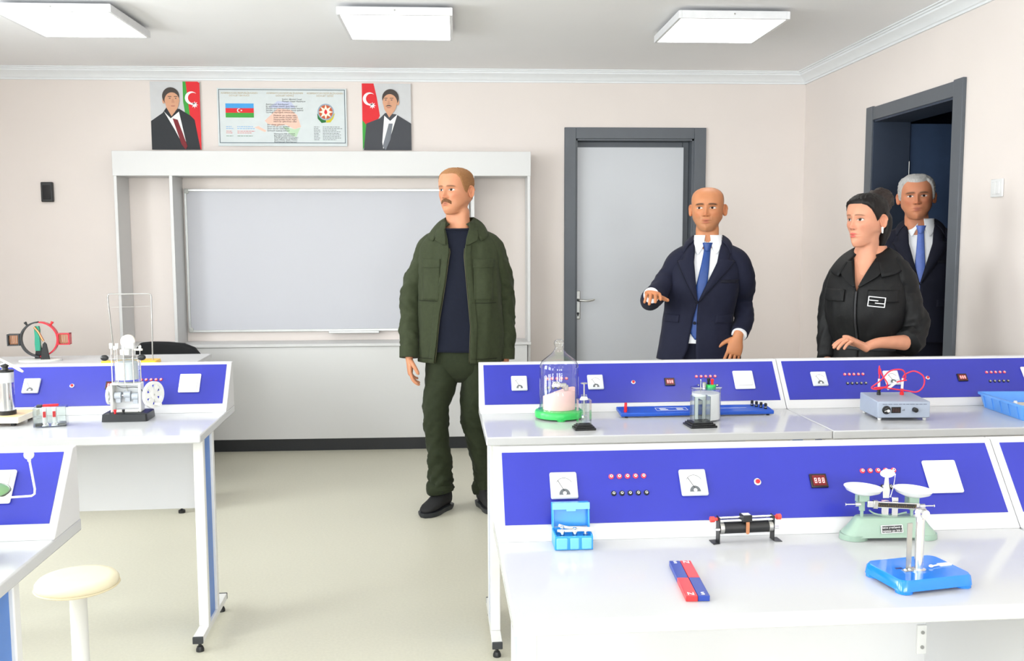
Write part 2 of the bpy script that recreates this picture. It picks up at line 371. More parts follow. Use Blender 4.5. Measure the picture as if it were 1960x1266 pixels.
def portrait(x0, x1, z0, z1, label, flag_right, tie, suit, moustache):
    t = thing('portrait_print', (0, 0, 0), 0, label, 'portrait')
    yb = W - .016; w = x1 - x0; h = z1 - z0; X = lambda u: x0 + u * w; Z = lambda v_: z0 + v_ * h
    P = lambda q: [(X(a), Z(b)) for a, b in q]
    obj('panel', G().box(x0, x1, yb, W - .003, z0, z1), ink['grey'], t)
    if flag_right: fx = ((.72, .96, 1.0, 1.0, .95, .80), (1.0, 1.0, .98, .0, .0, .40)); gx = ((.66, .72, .80, .70, .66), (1, 1, .42, .5, .7)); cc, cz = .83, .76
    else: fx = ((.0, .24, .30, .36, .32, .08, .0), (1.0, 1.0, .80, .52, .46, .38, .45)); gx = ((0, .10, .06, 0), (.46, .38, .1, .0)); cc, cz = .15, .77
    obj('flag_field', poly_y(P(list(zip(*fx))), yb - .0002), ink['red'], t)
    obj('flag_stripe', poly_y(P(list(zip(*gx))), yb - .0001), ink['green'], t)
    o_, i_ = crescent(X(cc), Z(cz), .044)
    obj('flag_crescent', strip_faces(o_, i_, yb - .0014), ink['white'], t)
    obj('flag_star', poly_y(star(X(cc + .06), Z(cz - .10), .024, .011), yb - .0014), ink['white'], t)
    hc = .42 if flag_right else .55
    obj('printed_suit', poly_y(P([(.0 if flag_right else .02, 0), (.0, .42), (.24, .54), (hc - .10, .62), (hc + .16, .60), (.80, .50), (.88, .44), (.98, 0)] if flag_right else [(.02, 0), (.08, .40), (.36, .48), (hc - .08, .56), (hc + .14, .54), (.96, .42), (1.0, .40), (1.0, 0)]), yb - .0016), ink[suit], t)
    obj('printed_shirt', poly_y(P([(hc - .15, .56), (hc - .02, .46), (hc + .15, .56), (hc + .27, .12), (hc + .24, .02), (hc + .05, .30)] if flag_right else [(hc - .10, .52), (hc + .02, .44), (hc + .17, .54), (hc + .02, .2), (hc - .13, .02), (hc - .15, .12)]), yb - .003), ink['white'], t)
    obj('printed_tie', poly_y(P([(hc + .02, .46), (hc + .12, .44), (hc + .30, .05), (hc + .26, .0), (hc + .18, .08)] if flag_right else [(hc - .01, .40), (hc + .07, .40), (hc + .02, .16), (hc - .08, .0), (hc - .14, .06)]), yb - .0044), ink[tie], t)
    obj('printed_neck', poly_y(P([(hc - .10, .62), (hc + .0, .49), (hc + .12, .60), (hc + .12, .70), (hc - .1, .70)]), yb - .0034), ink['skin'], t)
    cx, cz2 = X(hc + .02), Z(.735)
    obj('printed_ear', poly_y(ell(cx - .056 if flag_right else cx + .054, cz2 - .008, .009, .02), yb - .0044), ink['skin'], t)
    obj('printed_hair', poly_y(ell(cx - (.008 if flag_right else -.004), cz2 + .022, .057, .060), yb - .0046), ink['hair'], t)
    obj('printed_face', poly_y([(cx + .050 * math.cos(a) * (1 if math.sin(a) > -.2 else .92), cz2 - .010 + (.058 if math.sin(a) > 0 else .072) * math.sin(a)) for a in [2 * PI * k / 30 for k in range(30)]], yb - .006), ink['skin'], t)
    sx = .006 if flag_right else -.008
    for s in (-1, 1):
        obj('printed_brow', poly_y([(cx + sx + s * .020 - .012, cz2 + .018), (cx + sx + s * .020 + .012, cz2 + .018), (cx + sx + s * .02 + .011, cz2 + .022), (cx + sx + s * .02 - .011, cz2 + .022)], yb - .0074), ink['hair'], t)
        obj('printed_eye', poly_y(ell(cx + sx + s * .020, cz2 + .008, .006, .0028, 12), yb - .0074), ink['dark'], t)
    obj('printed_nose', poly_y([(cx + sx - .004, cz2 + .004), (cx + sx + .004, cz2 + .004), (cx + sx + .010, cz2 - .022), (cx + sx - .010, cz2 - .022)], yb - .0072), mat('print_nose', (200, 142, 112), .5), t)
    if moustache: obj('printed_moustache', poly_y([(cx + sx - .024, cz2 - .036), (cx + sx - .008, cz2 - .026), (cx + sx + .008, cz2 - .026), (cx + sx + .024, cz2 - .036), (cx + sx, cz2 - .033)], yb - .0074), ink['hair'], t)
    obj('printed_mouth', poly_y([(cx + sx - .016, cz2 - .041), (cx + sx + .016, cz2 - .041), (cx + sx + .008, cz2 - .046), (cx + sx - .008, cz2 - .046)], yb - .0074), ink['lip'], t)
portrait(-2.073, -1.741, 2.064, 2.521, 'wall portrait of a man in black suit and red tie, flag at its right', True, 'tie_red', 'suit', False)
portrait(-.645, -.31, 2.064, 2.516, 'wall portrait of a man with moustache and grey tie, flag at its left', False, 'tie_grey', 'suit_grey', True)

t = thing('national_symbols_poster', (0, 0, 0), 0, 'pale wide poster with flag, anthem text and emblem between the two portraits', 'poster')
px0, px1, pz0, pz1 = -1.627, -.752, 2.090, 2.480; yb = W - .014
obj('panel', G().box(px0, px1, yb, W - .003, pz0, pz1), ink['paper'], t)
yb -= .0002
g = G(); i0, i1, j0, j1, q = px0 + .010, px1 - .010, pz0 + .020, pz1 - .008, .004
g.box(i0, i1, yb - .001, yb, j1 - q, j1).box(i0, i1, yb - .001, yb, j0, j0 + q).box(i0, i0 + q, yb - .001, yb, j0 + q, j1 - q).box(i1 - q, i1, yb - .001, yb, j0 + q, j1 - q)
obj('border_line', g, ink['edge'], t)
fx0, fx1 = px0 + .055, px0 + .245; fz1 = pz1 - .103; st = .0315
for k, c in enumerate(('blue', 'red', 'green')):
    obj('flag_stripe', G().box(fx0, fx1, yb - .001, yb, fz1 - st * (k + 1), fz1 - st * k), ink[c], t)
fc = (fx0 + fx1) / 2; o_, i_ = crescent(fc - .004, fz1 - st * 1.5, .0135, 16)
obj('flag_crescent', strip_faces(o_, i_, yb - .0012), ink['white'], t)
obj('flag_star', poly_y(star(fc + .012, fz1 - st * 1.5, .0068, .0034), yb - .0012), ink['white'], t)
def put(body, x, z, size, m, name, align='LEFT', y=None):
    g = text_g(body, size, align); yy = (yb if y is None else y) - .0012
    return g.xf(mtx((x, yy, z), (1, 0, 0), (0, 0, 1), (0, -1, 0)))
# map tint behind the anthem
cx = (px0 + px1) / 2
obj('map_patch', poly_y([(cx - .12, 2.262), (cx - .03, 2.345), (cx + .06, 2.335), (cx + .10, 2.30), (cx + .125, 2.22), (cx + .08, 2.205), (cx + .02, 2.235), (cx - .04, 2.225), (cx - .1, 2.24)], yb, .0004), ink['peach'], t)
obj('map_patch', poly_y([(cx + .0, 2.225), (cx + .08, 2.205), (cx + .12, 2.215), (cx + .09, 2.15), (cx + .05, 2.17)], yb, .0005), ink['mint'], t)
obj('map_patch', poly_y([(cx - .09, 2.35), (cx - .03, 2.395), (cx + .06, 2.39), (cx + .09, 2.35), (cx + .0, 2.345)], yb, .0005), ink['lilac'], t)
obj('map_patch', poly_y([(cx - .19, 2.215), (cx - .165, 2.225), (cx - .11, 2.195), (cx - .12, 2.185)], yb, .0006), ink['peach'], t)
H = G()
for x, l2 in ((px0 + .15, 'DÖVLƏT BAYRAĞI'), (cx + .02, 'DÖVLƏT HİMNİ'), (px1 - .145, 'DÖVLƏT GERBİ')):
    H.merge(put('AZƏRBAYCAN RESPUBLİKASININ', x, pz1 - .038, .0165, None, '', 'CENTER')); H.merge(put(l2, x, pz1 - .055, .0165, None, '', 'CENTER'))
obj('heading_lettering', H, ink['gold'], t, smooth=0)
H = G()
H.merge(put('Sözləri: Əhməd Cavad', cx + .0, pz1 - .078, .0145, None, '')); H.merge(put('Musiqisi: Üzeyir Hacıbəyov', cx + .0, pz1 - .092, .0145, None, ''))
lines = [(-.11, 'Azərbaycan! Azərbaycan!'), (-.11, 'Ey qəhrəman övladın şanlı Vətəni!'), (-.11, 'Səndən ötrü can verməyə cümlə hazırız!'), (-.11, 'Səndən ötrü qan tökməyə cümlə qadiriz!'), (-.11, 'Üçrəngli bayrağınla məsud yaşa!'), None,
         (-.06, 'Minlərlə can qurban oldu,'), (-.06, 'Sinən hərbə meydan oldu!'), (-.06, 'Hüququndan keçən əsgər,'), (-.06, 'Hərə bir qəhrəman oldu!'), None,
         (-.105, 'Sən olasan gülüstan,'), (-.105, 'Sənə hər an can qurban!'), (-.105, 'Sənə min bir məhəbbət'), (-.105, 'Sinəmdə tutmuş məkan!'), None,
         (-.06, 'Namusunu hifz etməyə,'), (-.06, 'Bayrağını yüksəltməyə'), (-.06, 'Cümlə gənclər müştaqdır!'), (-.06, 'Şanlı Vətən! Şanlı Vətən!'), (-.06, 'Azərbaycan! Azərbaycan!')]
z = pz1 - .112
for l in lines:
    if l is None: z -= .0075; continue
    H.merge(put(l[1], cx + l[0], z, .0150, None, '')); z -= .0136
obj('anthem_lettering', H, ink['dark'], t, smooth=0)
rnd = random.Random(3)
def word_rows(x, z, n, dz, w1, w2, m, gap):
    g = G()
    for k in range(n):
        for xx, ww in ((x, w1), (x + gap, w2)):
            c = xx; e = xx + ww * rnd.uniform(.6, 1.0)
            while c < e:
                d = rnd.uniform(.008, .02); g.box(c, min(e, c + d), yb - .0006, yb, z - k * dz - .0028, z - k * dz); c += d + .003
    return tag(obj('fine_print', g, m, t), kind='stuff')
word_rows(px0 + .055, 2.222, 2, .0125, .055, .125, ink['blue'], .075)
word_rows(px0 + .055, 2.192, 2, .0125, .065, .125, ink['red'], .075)
word_rows(px0 + .055, 2.160, 1, .0125, .055, .11, ink['darkgreen'], .075)
word_rows(px1 - .225, 2.222, 9, .0108, .045, .14, ink['dark'], .06)
ex, ez = px1 - .142, 2.322
obj('emblem_leaves', poly_y([(ex - .058, ez - .012), (ex - .056, ez - .045), (ex - .042, ez - .06), (ex - .03, ez - .074), (ex, ez - .07), (ex + .0, ez - .03)], yb, .0008), ink['darkgreen'], t)
obj('emblem_wheat', poly_y([(ex + .0, ez - .03), (ex + .002, ez - .072), (ex + .03, ez - .07), (ex + .05, ez - .045), (ex + .062, ez - .008), (ex + .04, ez - .02)], yb, .0009), ink['yellow'], t)
obj('emblem_disc', poly_y(ell(ex, ez, .056, .056), yb, .0014), ink['steelblue'], t)
obj('emblem_ring', poly_y(ell(ex, ez, .047, .047), yb, .0018), ink['orange'], t)
obj('emblem_star', poly_y(star(ex, ez, .050, .024, 8, 0), yb, .0022), mat('print_cream', (246, 236, 216), .5), t)
obj('emblem_flame', poly_y([(ex, ez - .018), (ex + .011, ez - .006), (ex + .008, ez + .008), (ex, ez + .019), (ex - .008, ez + .008), (ex - .011, ez - .006)], yb, .0026), ink['red'], t)

t = thing('wall_sensor', (-2.7845, W - .002, 1.777), 0, 'small black rectangular box mounted on the cream wall at left', 'wall box')
obj('case', G().box(-.0395, .0395, -.026, 0, -.067, .067), black_pl, t, bevel=.005)
obj('front_lens', G().box(-.026, .026, -.029, -.0255, -.05, .045), mat('black_gloss', (16, 18, 22), .1), t, bevel=.002)
t = thing('light_switch', (XW - .001, 4.219, 1.671), 0, 'white light switch on the right wall beside the doorway', 'switch')
obj('cover_plate', G().box(-.009, 0, -.047, .047, -.041, .041), white_pl, t, bevel=.003)
obj('rocker', G().box(-.013, -.008, -.029, -.001, -.028, .028), white_pl, t, bevel=.002)
obj('rocker', G().box(-.013, -.008, .001, .029, -.028, .028), white_pl, t, bevel=.002)

# ------------------------------------------------------------------ laboratory desks
HD = .780                                   # table top height
YB0, ZB0, YT0, ZT0 = .4545, .811, .5597, .9502   # lower and upper edge of the blue panel
PL = math.hypot(YT0 - YB0, ZT0 - ZB0); SY_, SZ_ = (YT0 - YB0) / PL, (ZT0 - ZB0) / PL   # slope direction
NY_, NZ_ = -SZ_, SY_                        # outward normal of the sloping face
def pan(s, t, n=0.): return (s, YB0 + SY_ * t + NY_ * n, ZB0 + SZ_ * t + NZ_ * n)
PM = mtx((0, YB0, ZB0), (1, 0, 0), (0, SY_, SZ_), (0, NY_, NZ_))
meter_face = mat('meter_face', (205, 209, 214), .3, var=.005)
cap_m = mat('socket_black', (26, 28, 34), .35)
pinkred = mat('socket_red', (232, 66, 84), .3)
dispm = mat('display_black', (36, 22, 24), .25)
digit = emit('display_digits', (255, 40, 50), 1.4)
def on_panel(name, g, m, par, **k): return obj(name, g.xf(PM), m, par, **k)

def desk(name, loc, rz, label, w=1.2, items=None, left_leg=True, right_leg=True, mid_support=False, sock2=True):
    t = thing(name, loc, rz, label, 'desk', 'laboratory desks with blue control panels')
    obj('tabletop', G().box(.001, w - .001, 0, .60, HD - .029, HD), white_lam, t, bevel=.004)
    yb, yt = YB0 - SY_ / SZ_ * (ZB0 - HD), YT0 + .007
    prof = [(yb, HD), (YB0, ZB0), (yt, ZT0 + .009), (yt + .026, ZT0 + .009), (yt + .026, HD)]
    obj('panel_housing', G().prism(prof, 'x', .001, w - .001), white_mat, t, bevel=.002)
    on_panel('control_panel', G().box(.0187, w - .0187, 0, PL, -.001, .0022), blue_pan, t)
    for s0 in (.1245, .4235):
        if s0 + .06 > w: continue
        m_ = on_panel('panel_meter', G().box(s0, s0 + .062, .056, .120, .002, .013), meter_face, t, bevel=.004)
        on_panel('scale_card', G().box(s0 + .006, s0 + .056, .078, .114, .0125, .0136), mat('meter_card', (228, 229, 230), .4), m_)
        arc = [(s0 + .031 + .020 * math.cos(a), .082 + .022 * math.sin(a)) for a in [R(30) + R(120) * k / 12 for k in range(13)]]
        on_panel('scale_arc', G().tube([(a, b, .0138) for a, b in arc], .0006, 4), mat('meter_ink', (70, 72, 78), .5), m_)
        on_panel('needle', G().tube([(s0 + .031, .072, .0142), (s0 + .017, .098, .0142)], .0006, 4), cap_m, m_)
        ar2 = [(s0 + .031 + .0125 * math.cos(a), .064 + .014 * math.sin(a)) for a in [PI * k / 14 for k in range(15)]]
        on_panel('dial_window', G().prism(ar2, 'z', .0125, .0142), mat('meter_grey', (96, 100, 104), .35), m_)
        on_panel('adjust_screw', G().cyl((s0 + .031, .067, .014), (s0 + .031, .067, .0155), .0042, n=12), white_pl, m_)
    for s0 in (.267, .861):
        for row, (tt, mm) in enumerate(((.109, pinkred), (.068, cap_m))):
            for k in range(5):
                s = s0 + .0188 * k + (.0015 if row else 0)
                if s + .01 > w: continue
                q = on_panel('socket', G().lathe([(.0062, .002), (.0062, .0045), (.0048, .0062), (.0036, .0064)], (s, tt, 0), 12), mm, t)
                on_panel('socket_ring', G().lathe([(.0034, .006), (.0034, .0072), (.0022, .0074)], (s, tt, 0), 10), chrome if row else white_pl, q)
                on_panel('socket_hole', G().cyl((s, tt, .007), (s, tt, .0078), .0015, n=8), cap_m, q)
    if w > .7:
        b = on_panel('push_button', G().lathe([(.0085, .002), (.0085, .006), (.0068, .0068)], (.605, .087, 0), 16), chrome, t)
        on_panel('button_cap', G().lathe([(.0052, .006), (.0052, .010), (.0035, .0108)], (.605, .087, 0), 14), red_pl, b)
    if w > .8:
        d = on_panel('digit_display', G().box(.730, .770, .069, .103, .002, .008), dispm, t, bevel=.0015)
        on_panel('display_window', G().box(.7345, .7655, .0735, .0985, .0075, .0086), mat('display_red', (110, 14, 22), .15), d)
        for k in range(3):
            gx = .739 + .009 * k
            g8 = G()
            for q_ in ((0, .0052, .0, .0012), (0, .0052, .0058, .007), (0, .0052, .0112, .0124), (0, .0011, .001, .0115), (.0041, .0052, .001, .0115)):
                g8.box(gx + q_[0], gx + q_[1], .0795 + q_[2], .0795 + q_[3], .0084, .0091)
            on_panel('digit', g8, digit, d)
    if w > 1.1:
        o_ = on_panel('power_outlet', G().box(1.008, 1.089, .048, .130, .002, .011), white_pl, t, bevel=.007, bseg=3)
        on_panel('outlet_lid', G().box(1.020, 1.079, .062, .120, .0105, .0155), white_pl, o_, bevel=.003)
    # legs
    for on, x in ((left_leg, .018), (right_leg, w - .053)):
        if not on: continue
        l = obj('leg_frame', G().box(x, x + .035, .105, .135, .062, HD - .029).box(x, x + .035, .255, .285, .062, HD - .029), white_met, t, bevel=.003)
        obj('leg_infill', G().box(x + .010, x + .025, .135, .255, .062, HD - .03), blue_leg, l)
        obj('foot_bar', G().box(x, x + .035, .012, .42, .038, .062), white_met, l, bevel=.002)
        obj('bar_cap', G().box(x - .0005, x + .0355, .004, .013, .0375, .0625), dark_pl, l, bevel=.002)
        obj('bar_cap', G().box(x - .0005, x + .0355, .419, .428, .0375, .0625), dark_pl, l, bevel=.002)
        for yy in (.035, .395):
            obj('foot_pad', G().lathe([(.006, .038), (.006, .020), (.010, .018), (.014, .008), (.014, 0)], (x + .0175, yy, 0), 14), black_pl, l)
    obj('modesty_panel', G().box(.055, w - .140, .500, .516, .385, HD - .03), white_mat, t, bevel=.001)
    if mid_support:
        obj('support_panel', G().box(1.02, 1.036, .06, .500, .385, HD - .03), white_mat, t)
        br = obj('bracket', G().box(.998, 1.021, .494, .5005, .46, .53), white_met, t, bevel=.001)
        for zz in (.477, .513): obj('screw', G().cyl((1.010, .4945, zz), (1.010, .4915, zz), .0045, n=10), steel, br)
    return t
def place(xc, yc, a, lx, ly=0.): return (xc + math.cos(a) * lx - math.sin(a) * ly, yc + math.sin(a) * lx + math.cos(a) * ly, 0)
XR, XLD, ROTR, ROTL = .0911, -.8806, .0203, .038
YF_, YM_, YLM_, YLN_ = 1.5766, 3.1149, 3.2278, 1.6619
desk('lab_desk', place(XR, YF_, ROTR, 0), ROTR, 'nearest white desk on the right, with the balance and magnets on it', mid_support=True)
desk('lab_desk', place(XR, YF_, ROTR, 1.2), ROTR, 'white desk cut off at the lower right corner', w=1.12, left_leg=True)
desk('lab_desk', place(XR, YM_, ROTR, 0), ROTR, 'white desk behind the nearest one, carrying the bell jar')
desk('lab_desk', place(XR, YM_, ROTR, 1.2), ROTR, 'white desk with the grey power supply, in front of the woman', w=1.12)
desk('lab_desk', place(XLD, YLM_, ROTL, -1.2), ROTL, 'white desk on the left carrying the engine model', )
desk('lab_desk', place(XLD, YLN_, ROTL, -1.2), ROTL, 'white desk cut off at the lower left corner, beside the stool')

# ------------------------------------------------------------------ stool, teacher desk, chair
t = thing('stool', (-1.165, 2.86, 0), 0, 'round cream stool on a white tube beside the left desks', 'stool')
obj('seat', G().lathe([(.001, .425), (.09, .425), (.111, .421), (.119, .411), (.119, .401), (.111, .390), (.05, .387), (.001, .387)], n=48), mat('cream_vinyl', (232, 222, 192), .45, var=.02), t, smooth=50)
obj('seat_piping', G().tube([(.1195 * math.cos(2 * PI * k / 48), .1195 * math.sin(2 * PI * k / 48), .397) for k in range(48)], .003, 6, True), mat('cream_vinyl_seam', (222, 210, 178), .5), t)
obj('post', G().lathe([(.025, .02), (.025, .372), (.034, .374), (.034, .388)], n=24, cap=True), white_met, t)
obj('base', G().lathe([(.16, 0), (.16, .008), (.14, .016), (.04, .026), (.034, .05), (.025, .052)], n=40), white_met, t)

t = thing('teacher_desk', (-1.462, 4.95, 0), R(2.2), 'long white teacher desk in front of the black chair', 'desk')
obj('tabletop', G().box(-1.85, 0, 0, .83, .735, .76), white_mat, t, bevel=.003)
for x in (-.022, -1.83):
    obj('leg_panel', G().box(x, x + .02, .02, .34, .04, .735), white_mat, t, bevel=.001)
    for y in (.05, .31): obj('foot_pad', G().lathe([(.006, .042), (.006, .02), (.018, .014), (.018, 0)], (x + .01, y, 0), 14), black_pl, t)
obj('front_panel', G().box(-1.81, -.022, .30, .318, .34, .735), white_mat, t)

t = thing('office_chair', (-1.84, 6.07, 0), 0, 'black fabric chair back showing above the teacher desk', 'chair')
cf = mat('black_fabric', (22, 23, 26), .9, var=.1, scale=200, bump=.3, bscale=600)
pts = [(-.20, .46), (.20, .46), (.205, .66), (.20, .72), (.165, .765), (.10, .793), (0, .803), (-.10, .806), (-.17, .80), (-.20, .76), (-.205, .66)]
obj('backrest', G().prism(pts, 'y', -.02, .035), cf, t, bevel=.014, bseg=3)
obj('seat', G().prism([(-.22, .42), (.22, .42), (.23, .45), (.22, .48), (-.22, .48), (-.23, .45)], 'y', -.20, .22), cf, t, bevel=.02, bseg=3)
obj('back_bar', G().box(-.03, .03, .035, .05, .40, .60), black_pl, t, bevel=.005)
obj('post', G().cyl((0, .02, .08), (0, .02, .42), .025), black_pl, t)
for k in range(5):
    a = 2 * PI * k / 5 + .63; l = obj('leg', G().tube([(0, .02, .09), (.12 * math.cos(a), .02 + .12 * math.sin(a), .085), (.20 * math.cos(a), .02 + .20 * math.sin(a), .065)], [.02, .018, .014], 8), black_pl, t)
    obj('caster', G().cyl((.20 * math.cos(a) - .012 * math.sin(a), .02 + .20 * math.sin(a) + .012 * math.cos(a), .027), (.20 * math.cos(a) + .012 * math.sin(a), .02 + .20 * math.sin(a) - .012 * math.cos(a), .027), .026, n=16), black_pl, l)

# ------------------------------------------------------------------ apparatus on the right middle desk
def on(name, x, y, rz, label, cat, z=HD): return thing(name, (x, y, z + .0005), rz, label, cat)
t = on('bell_jar', .374, 3.455, 0, 'clear glass bell jar on a green base at the desk end', 'bell jar')
grn = mat('green_plastic', (48, 186, 88), .3)
obj('base', G().lathe([(.090, .006), (.091, .022), (.088, .028), (.080, .031), (.001, .031), (.001, .006)], n=48, cap=False), grn, t)
for k in range(3):
    a = R(-90 + 120 * k); obj('base_foot', G().lathe([(.016, 0), (.018, .010)], (.074 * math.cos(a), .074 * math.sin(a), 0), 14), grn, t)
gp = [(.078, .032), (.078, .036), (.0725, .040), (.0725, .185), (.071, .200), (.064, .213), (.048, .226), (.032, .238), (.021, .250), (.0155, .262), (.0150, .268), (.0185, .274), (.0195, .281), (.0165, .288), (.009, .293), (.001, .294)]
obj('glass_dome', G().lathe(gp, n=56, cap=False), glass_m, t, smooth=180)
pk = mat('pink_foam', (240, 196, 196), .8)
obj('pink_block', G().rings([[(.060 * math.cos(2 * PI * k / 24), .045 * math.sin(2 * PI * k / 24), .032 if i == 0 else (.096 + .008 * math.sin(1 + 3 * PI * k / 24) - .010 * math.cos(2 * PI * k / 24) * -1)) for k in range(24)] for i in range(2)]), pk, t, smooth=30)
mech = obj('bell_mechanism', G().cbox((.010, 0, .122), (.034, .02, .014)).cbox((.026, 0, .112), (.016, .018, .022)), steel, t, bevel=.003)
obj('bell_cup', G().lathe([(.002, .136), (.012, .134), (.018, .126), (.019, .119)], (-.010, 0, 0), 20), chrome, mech, smooth=60)
obj('bell_hammer', G().tube([(.02, -.004, .118), (-.004, -.012, .13), (-.024, -.012, .122)], .0016, 6).sph((-.026, -.012, .121), .004, 8, 6), chrome, mech)
obj('mechanism_foot', G().cbox((.024, 0, .102), (.010, .012, .02)), chrome, mech)
def stepped_base(t, w, d): obj('base', G().box(-w / 2, w / 2, -d / 2, d / 2, 0, .007).box(-w / 2 + .005, w / 2 - .005, -d / 2 + .005, d / 2 - .005, .007, .013).box(-w / 2 + .011, w / 2 - .011, -d / 2 + .011, d / 2 - .011, .013, .018), black_pl, t, bevel=.001)
t = on('piston_apparatus', .438, 3.235, R(4), 'small clear piston block on a black stepped base beside the bell jar', 'apparatus')
stepped_base(t, .074, .062)
obj('acrylic_block', G().box(-.023, .023, -.02, .02, .018, .105), acryl, t, bevel=.001)
obj('cylinder_bore', G().lathe([(.009, .02), (.009, .118), (.011, .118), (.011, .121), (.007, .121)], n=18, cap=False), acryl, t)
obj('plunger', G().cyl((0, 0, .045), (0, 0, .160), .0026, n=8).cyl((0, 0, .160), (0, 0, .163), .012, n=16).cyl((0, 0, .04), (0, 0, .048), .0085, n=14), chrome, t)
obj('collar', G().cyl((0, 0, .105), (0, 0, .114), .015, .011, 16), white_pl, t)

t = on('circuit_board_bar', .893, 3.482, ROTR + .006, 'long blue circuit bar with red and black terminals against the panel', 'circuit bar')
bm_ = mat('blue_bar', (28, 84, 190), .3)
tilt = Matrix.Translation((0, 0, .010)) @ Matrix.Rotation(R(4.5), 4, 'X')
obj('bar', G().box(-.292, .292, -.05, .05, -.002, .012).xf(tilt), bm_, t, bevel=.003)
for sx in (-.27, .27): obj('rubber_foot', G().lathe([(.006, -.0075), (.007, .001)], (sx, -.042, .0062), 10), black_pl, t)
g = G()
for q_ in ((-.15, -.03, -.02, -.0185), (-.15, -.03, .018, .0195), (-.15, -.1485, -.02, .0195), (-.0315, -.03, -.02, .0195), (-.135, -.105, -.012, -.004), (-.135, -.11, .004, .010), (-.07, -.045, -.012, -.004), (-.07, -.045, .003, .010), (.02, .2, -.001, .0005)):
    g.box(q_[0], q_[1], q_[2], q_[3], .012, .0126)
obj('printed_circuit', g.xf(tilt), white_pl, t)
for k in range(4):
    p_ = obj('red_terminal', G().lathe([(.006, .012), (.006, .018), (.004, .02), (.0055, .022), (.0055, .032), (.002, .034)], (-.272 + .004 * k, -.030 + .018 * k, 0), 12).xf(tilt), red_pl, t)
    obj('black_terminal', G().lathe([(.006, .012), (.006, .018), (.004, .02), (.0055, .022), (.0055, .032), (.002, .034)], (.232 + .012 * k, .028 - .016 * k, 0), 12).xf(tilt), black_pl, t)
    obj('terminal_ring', G().lathe([(.0062, .018), (.0062, .0202)], (.232 + .012 * k, .028 - .016 * k, 0), 12).xf(tilt), chrome, t)

t = on('electrolysis_jar', .907, 3.375, 0, 'clear round jar of white liquid with green cap, red and black terminals', 'jar')
obj('glass_jar', G().lathe([(.001, .002), (.052, .002), (.054, .006), (.054, .112), (.056, .116)], n=40, cap=False), glass_m, t, smooth=60)
obj('liquid', G().lathe([(.001, .005), (.050, .005), (.0505, .01), (.0505, .10), (.001, .10)], n=32, cap=False), mat('milky_liquid', (236, 237, 240), .25), t, smooth=40)
obj('lid_plate', G().lathe([(.001, .1165), (.057, .1165), (.057, .120), (.001, .120)], n=32, cap=False), acryl, t)
gc = obj('green_cap', G().lathe([(.018, .1205), (.018, .1285), (.015, .130)], (.018, 0, 0), 20), grn, t)
obj('red_terminal', G().lathe([(.005, .128), (.005, .142), (.0062, .144), (.0062, .15), (.003, .152)], (.022, -.003, 0), 12), red_pl, gc)
obj('black_terminal', G().lathe([(.005, .128), (.005, .142), (.0062, .144), (.0062, .152), (.003, .154)], (.010, .004, 0), 12), black_pl, gc)
obj('thermometer', G().tube([(-.020, 0, .03), (-.020, 0, .145)], .0022, 8).sph((-.02, 0, .147), .003, 8, 6), chrome, t)
obj('stopper', G().lathe([(.007, .1205), (.008, .138), (.006, .140)], (-.008, -.006, 0), 14), steel, t)
t = on('glass_cuvette', .856, 3.258, R(6), 'clear rectangular cuvette on a black stepped base before the round jar', 'apparatus')
stepped_base(t, .096, .088)
g = G()
for q_ in ((-.030, -.028, -.022, .022), (.028, .030, -.022, .022), (-.028, .028, -.022, -.020), (-.028, .028, .020, .022)): g.box(q_[0], q_[1], q_[2], q_[3], .018, .108)
obj('cuvette_walls', g, acryl, t)
obj('partition', G().box(-.001, .001, -.019, .019, .018, .095), acryl, t)
for sx in (-.029, .029):
    for sy in (-.021, .021): obj('edge_strip', G().tube([(sx, sy, .018), (sx, sy, .108)], .0010, 6), mat('edge_grey', (120, 126, 126), .3), t)
obj('indicator_rod', G().tube([(.012, 0, .02), (.016, 0, .07)], .0008, 6), steel, t)

t = on('power_supply', 1.622, 3.385, R(-3), 'grey metal power supply with display and knobs', 'power supply')
gm = mat('grey_blue_case', (158, 168, 186), .4, var=.02)
obj('case', G().prism([(-.085, .010), (-.085, .070), (.085, .078), (.085, .010)], 'x', -.0965, .0965), gm, t, bevel=.003)
obj('front_plate', G().box(-.094, .094, -.0875, -.0845, .012, .068), mat('grey_blue_face', (170, 180, 198), .4), t, bevel=.001)
for sx in (-.082, .082):
    for sy in (-.072, .072): obj('foot', G().lathe([(.006, 0), (.008, .011)], (sx, sy, 0), 12), white_pl, t)
k_ = obj('dial_knob', G().lathe([(.0155, 0), (.0155, .002), (.013, .003), (.012, .010), (.0105, .011)], n=24).xf(mtx((-.064, -.087, .040), (1, 0, 0), (0, 0, 1), (0, -1, 0))), black_pl, t)
obj('knob_pointer', G().box(-.012, .0, -.0012, .0012, .0112, .0124).lathe([(.006, .011), (.006, .0124)], (.003, -.003, 0), 12).xf(mtx((-.064, -.087, .040), (.9, 0, .3), (-.3, 0, .9), (0, -1, 0))), white_pl, k_)
d_ = obj('led_display', G().box(-.046, -.012, -.0905, -.087, .029, .051), black_pl, t, bevel=.001)
for k in range(3):
    gx = -.042 + .0095 * k; g8 = G()
    for q_ in ((0, .0055, 0, .001), (0, .0055, .006, .007), (0, .0055, .012, .013), (0, .001, .001, .012), (.0045, .0055, .001, .012)): g8.box(gx + q_[0], gx + q_[1], -.0912, -.0903, .0335 + q_[2], .0335 + q_[3])
    obj('digit', g8, mat('dim_digit', (92, 56, 50), .4), d_)
obj('adjust_knob', G().lathe([(.009, 0), (.0085, .016), (.007, .017)], n=18).xf(mtx((.038, -.087, .041), (1, 0, 0), (0, 0, 1), (0, -1, 0))), black_pl, t)
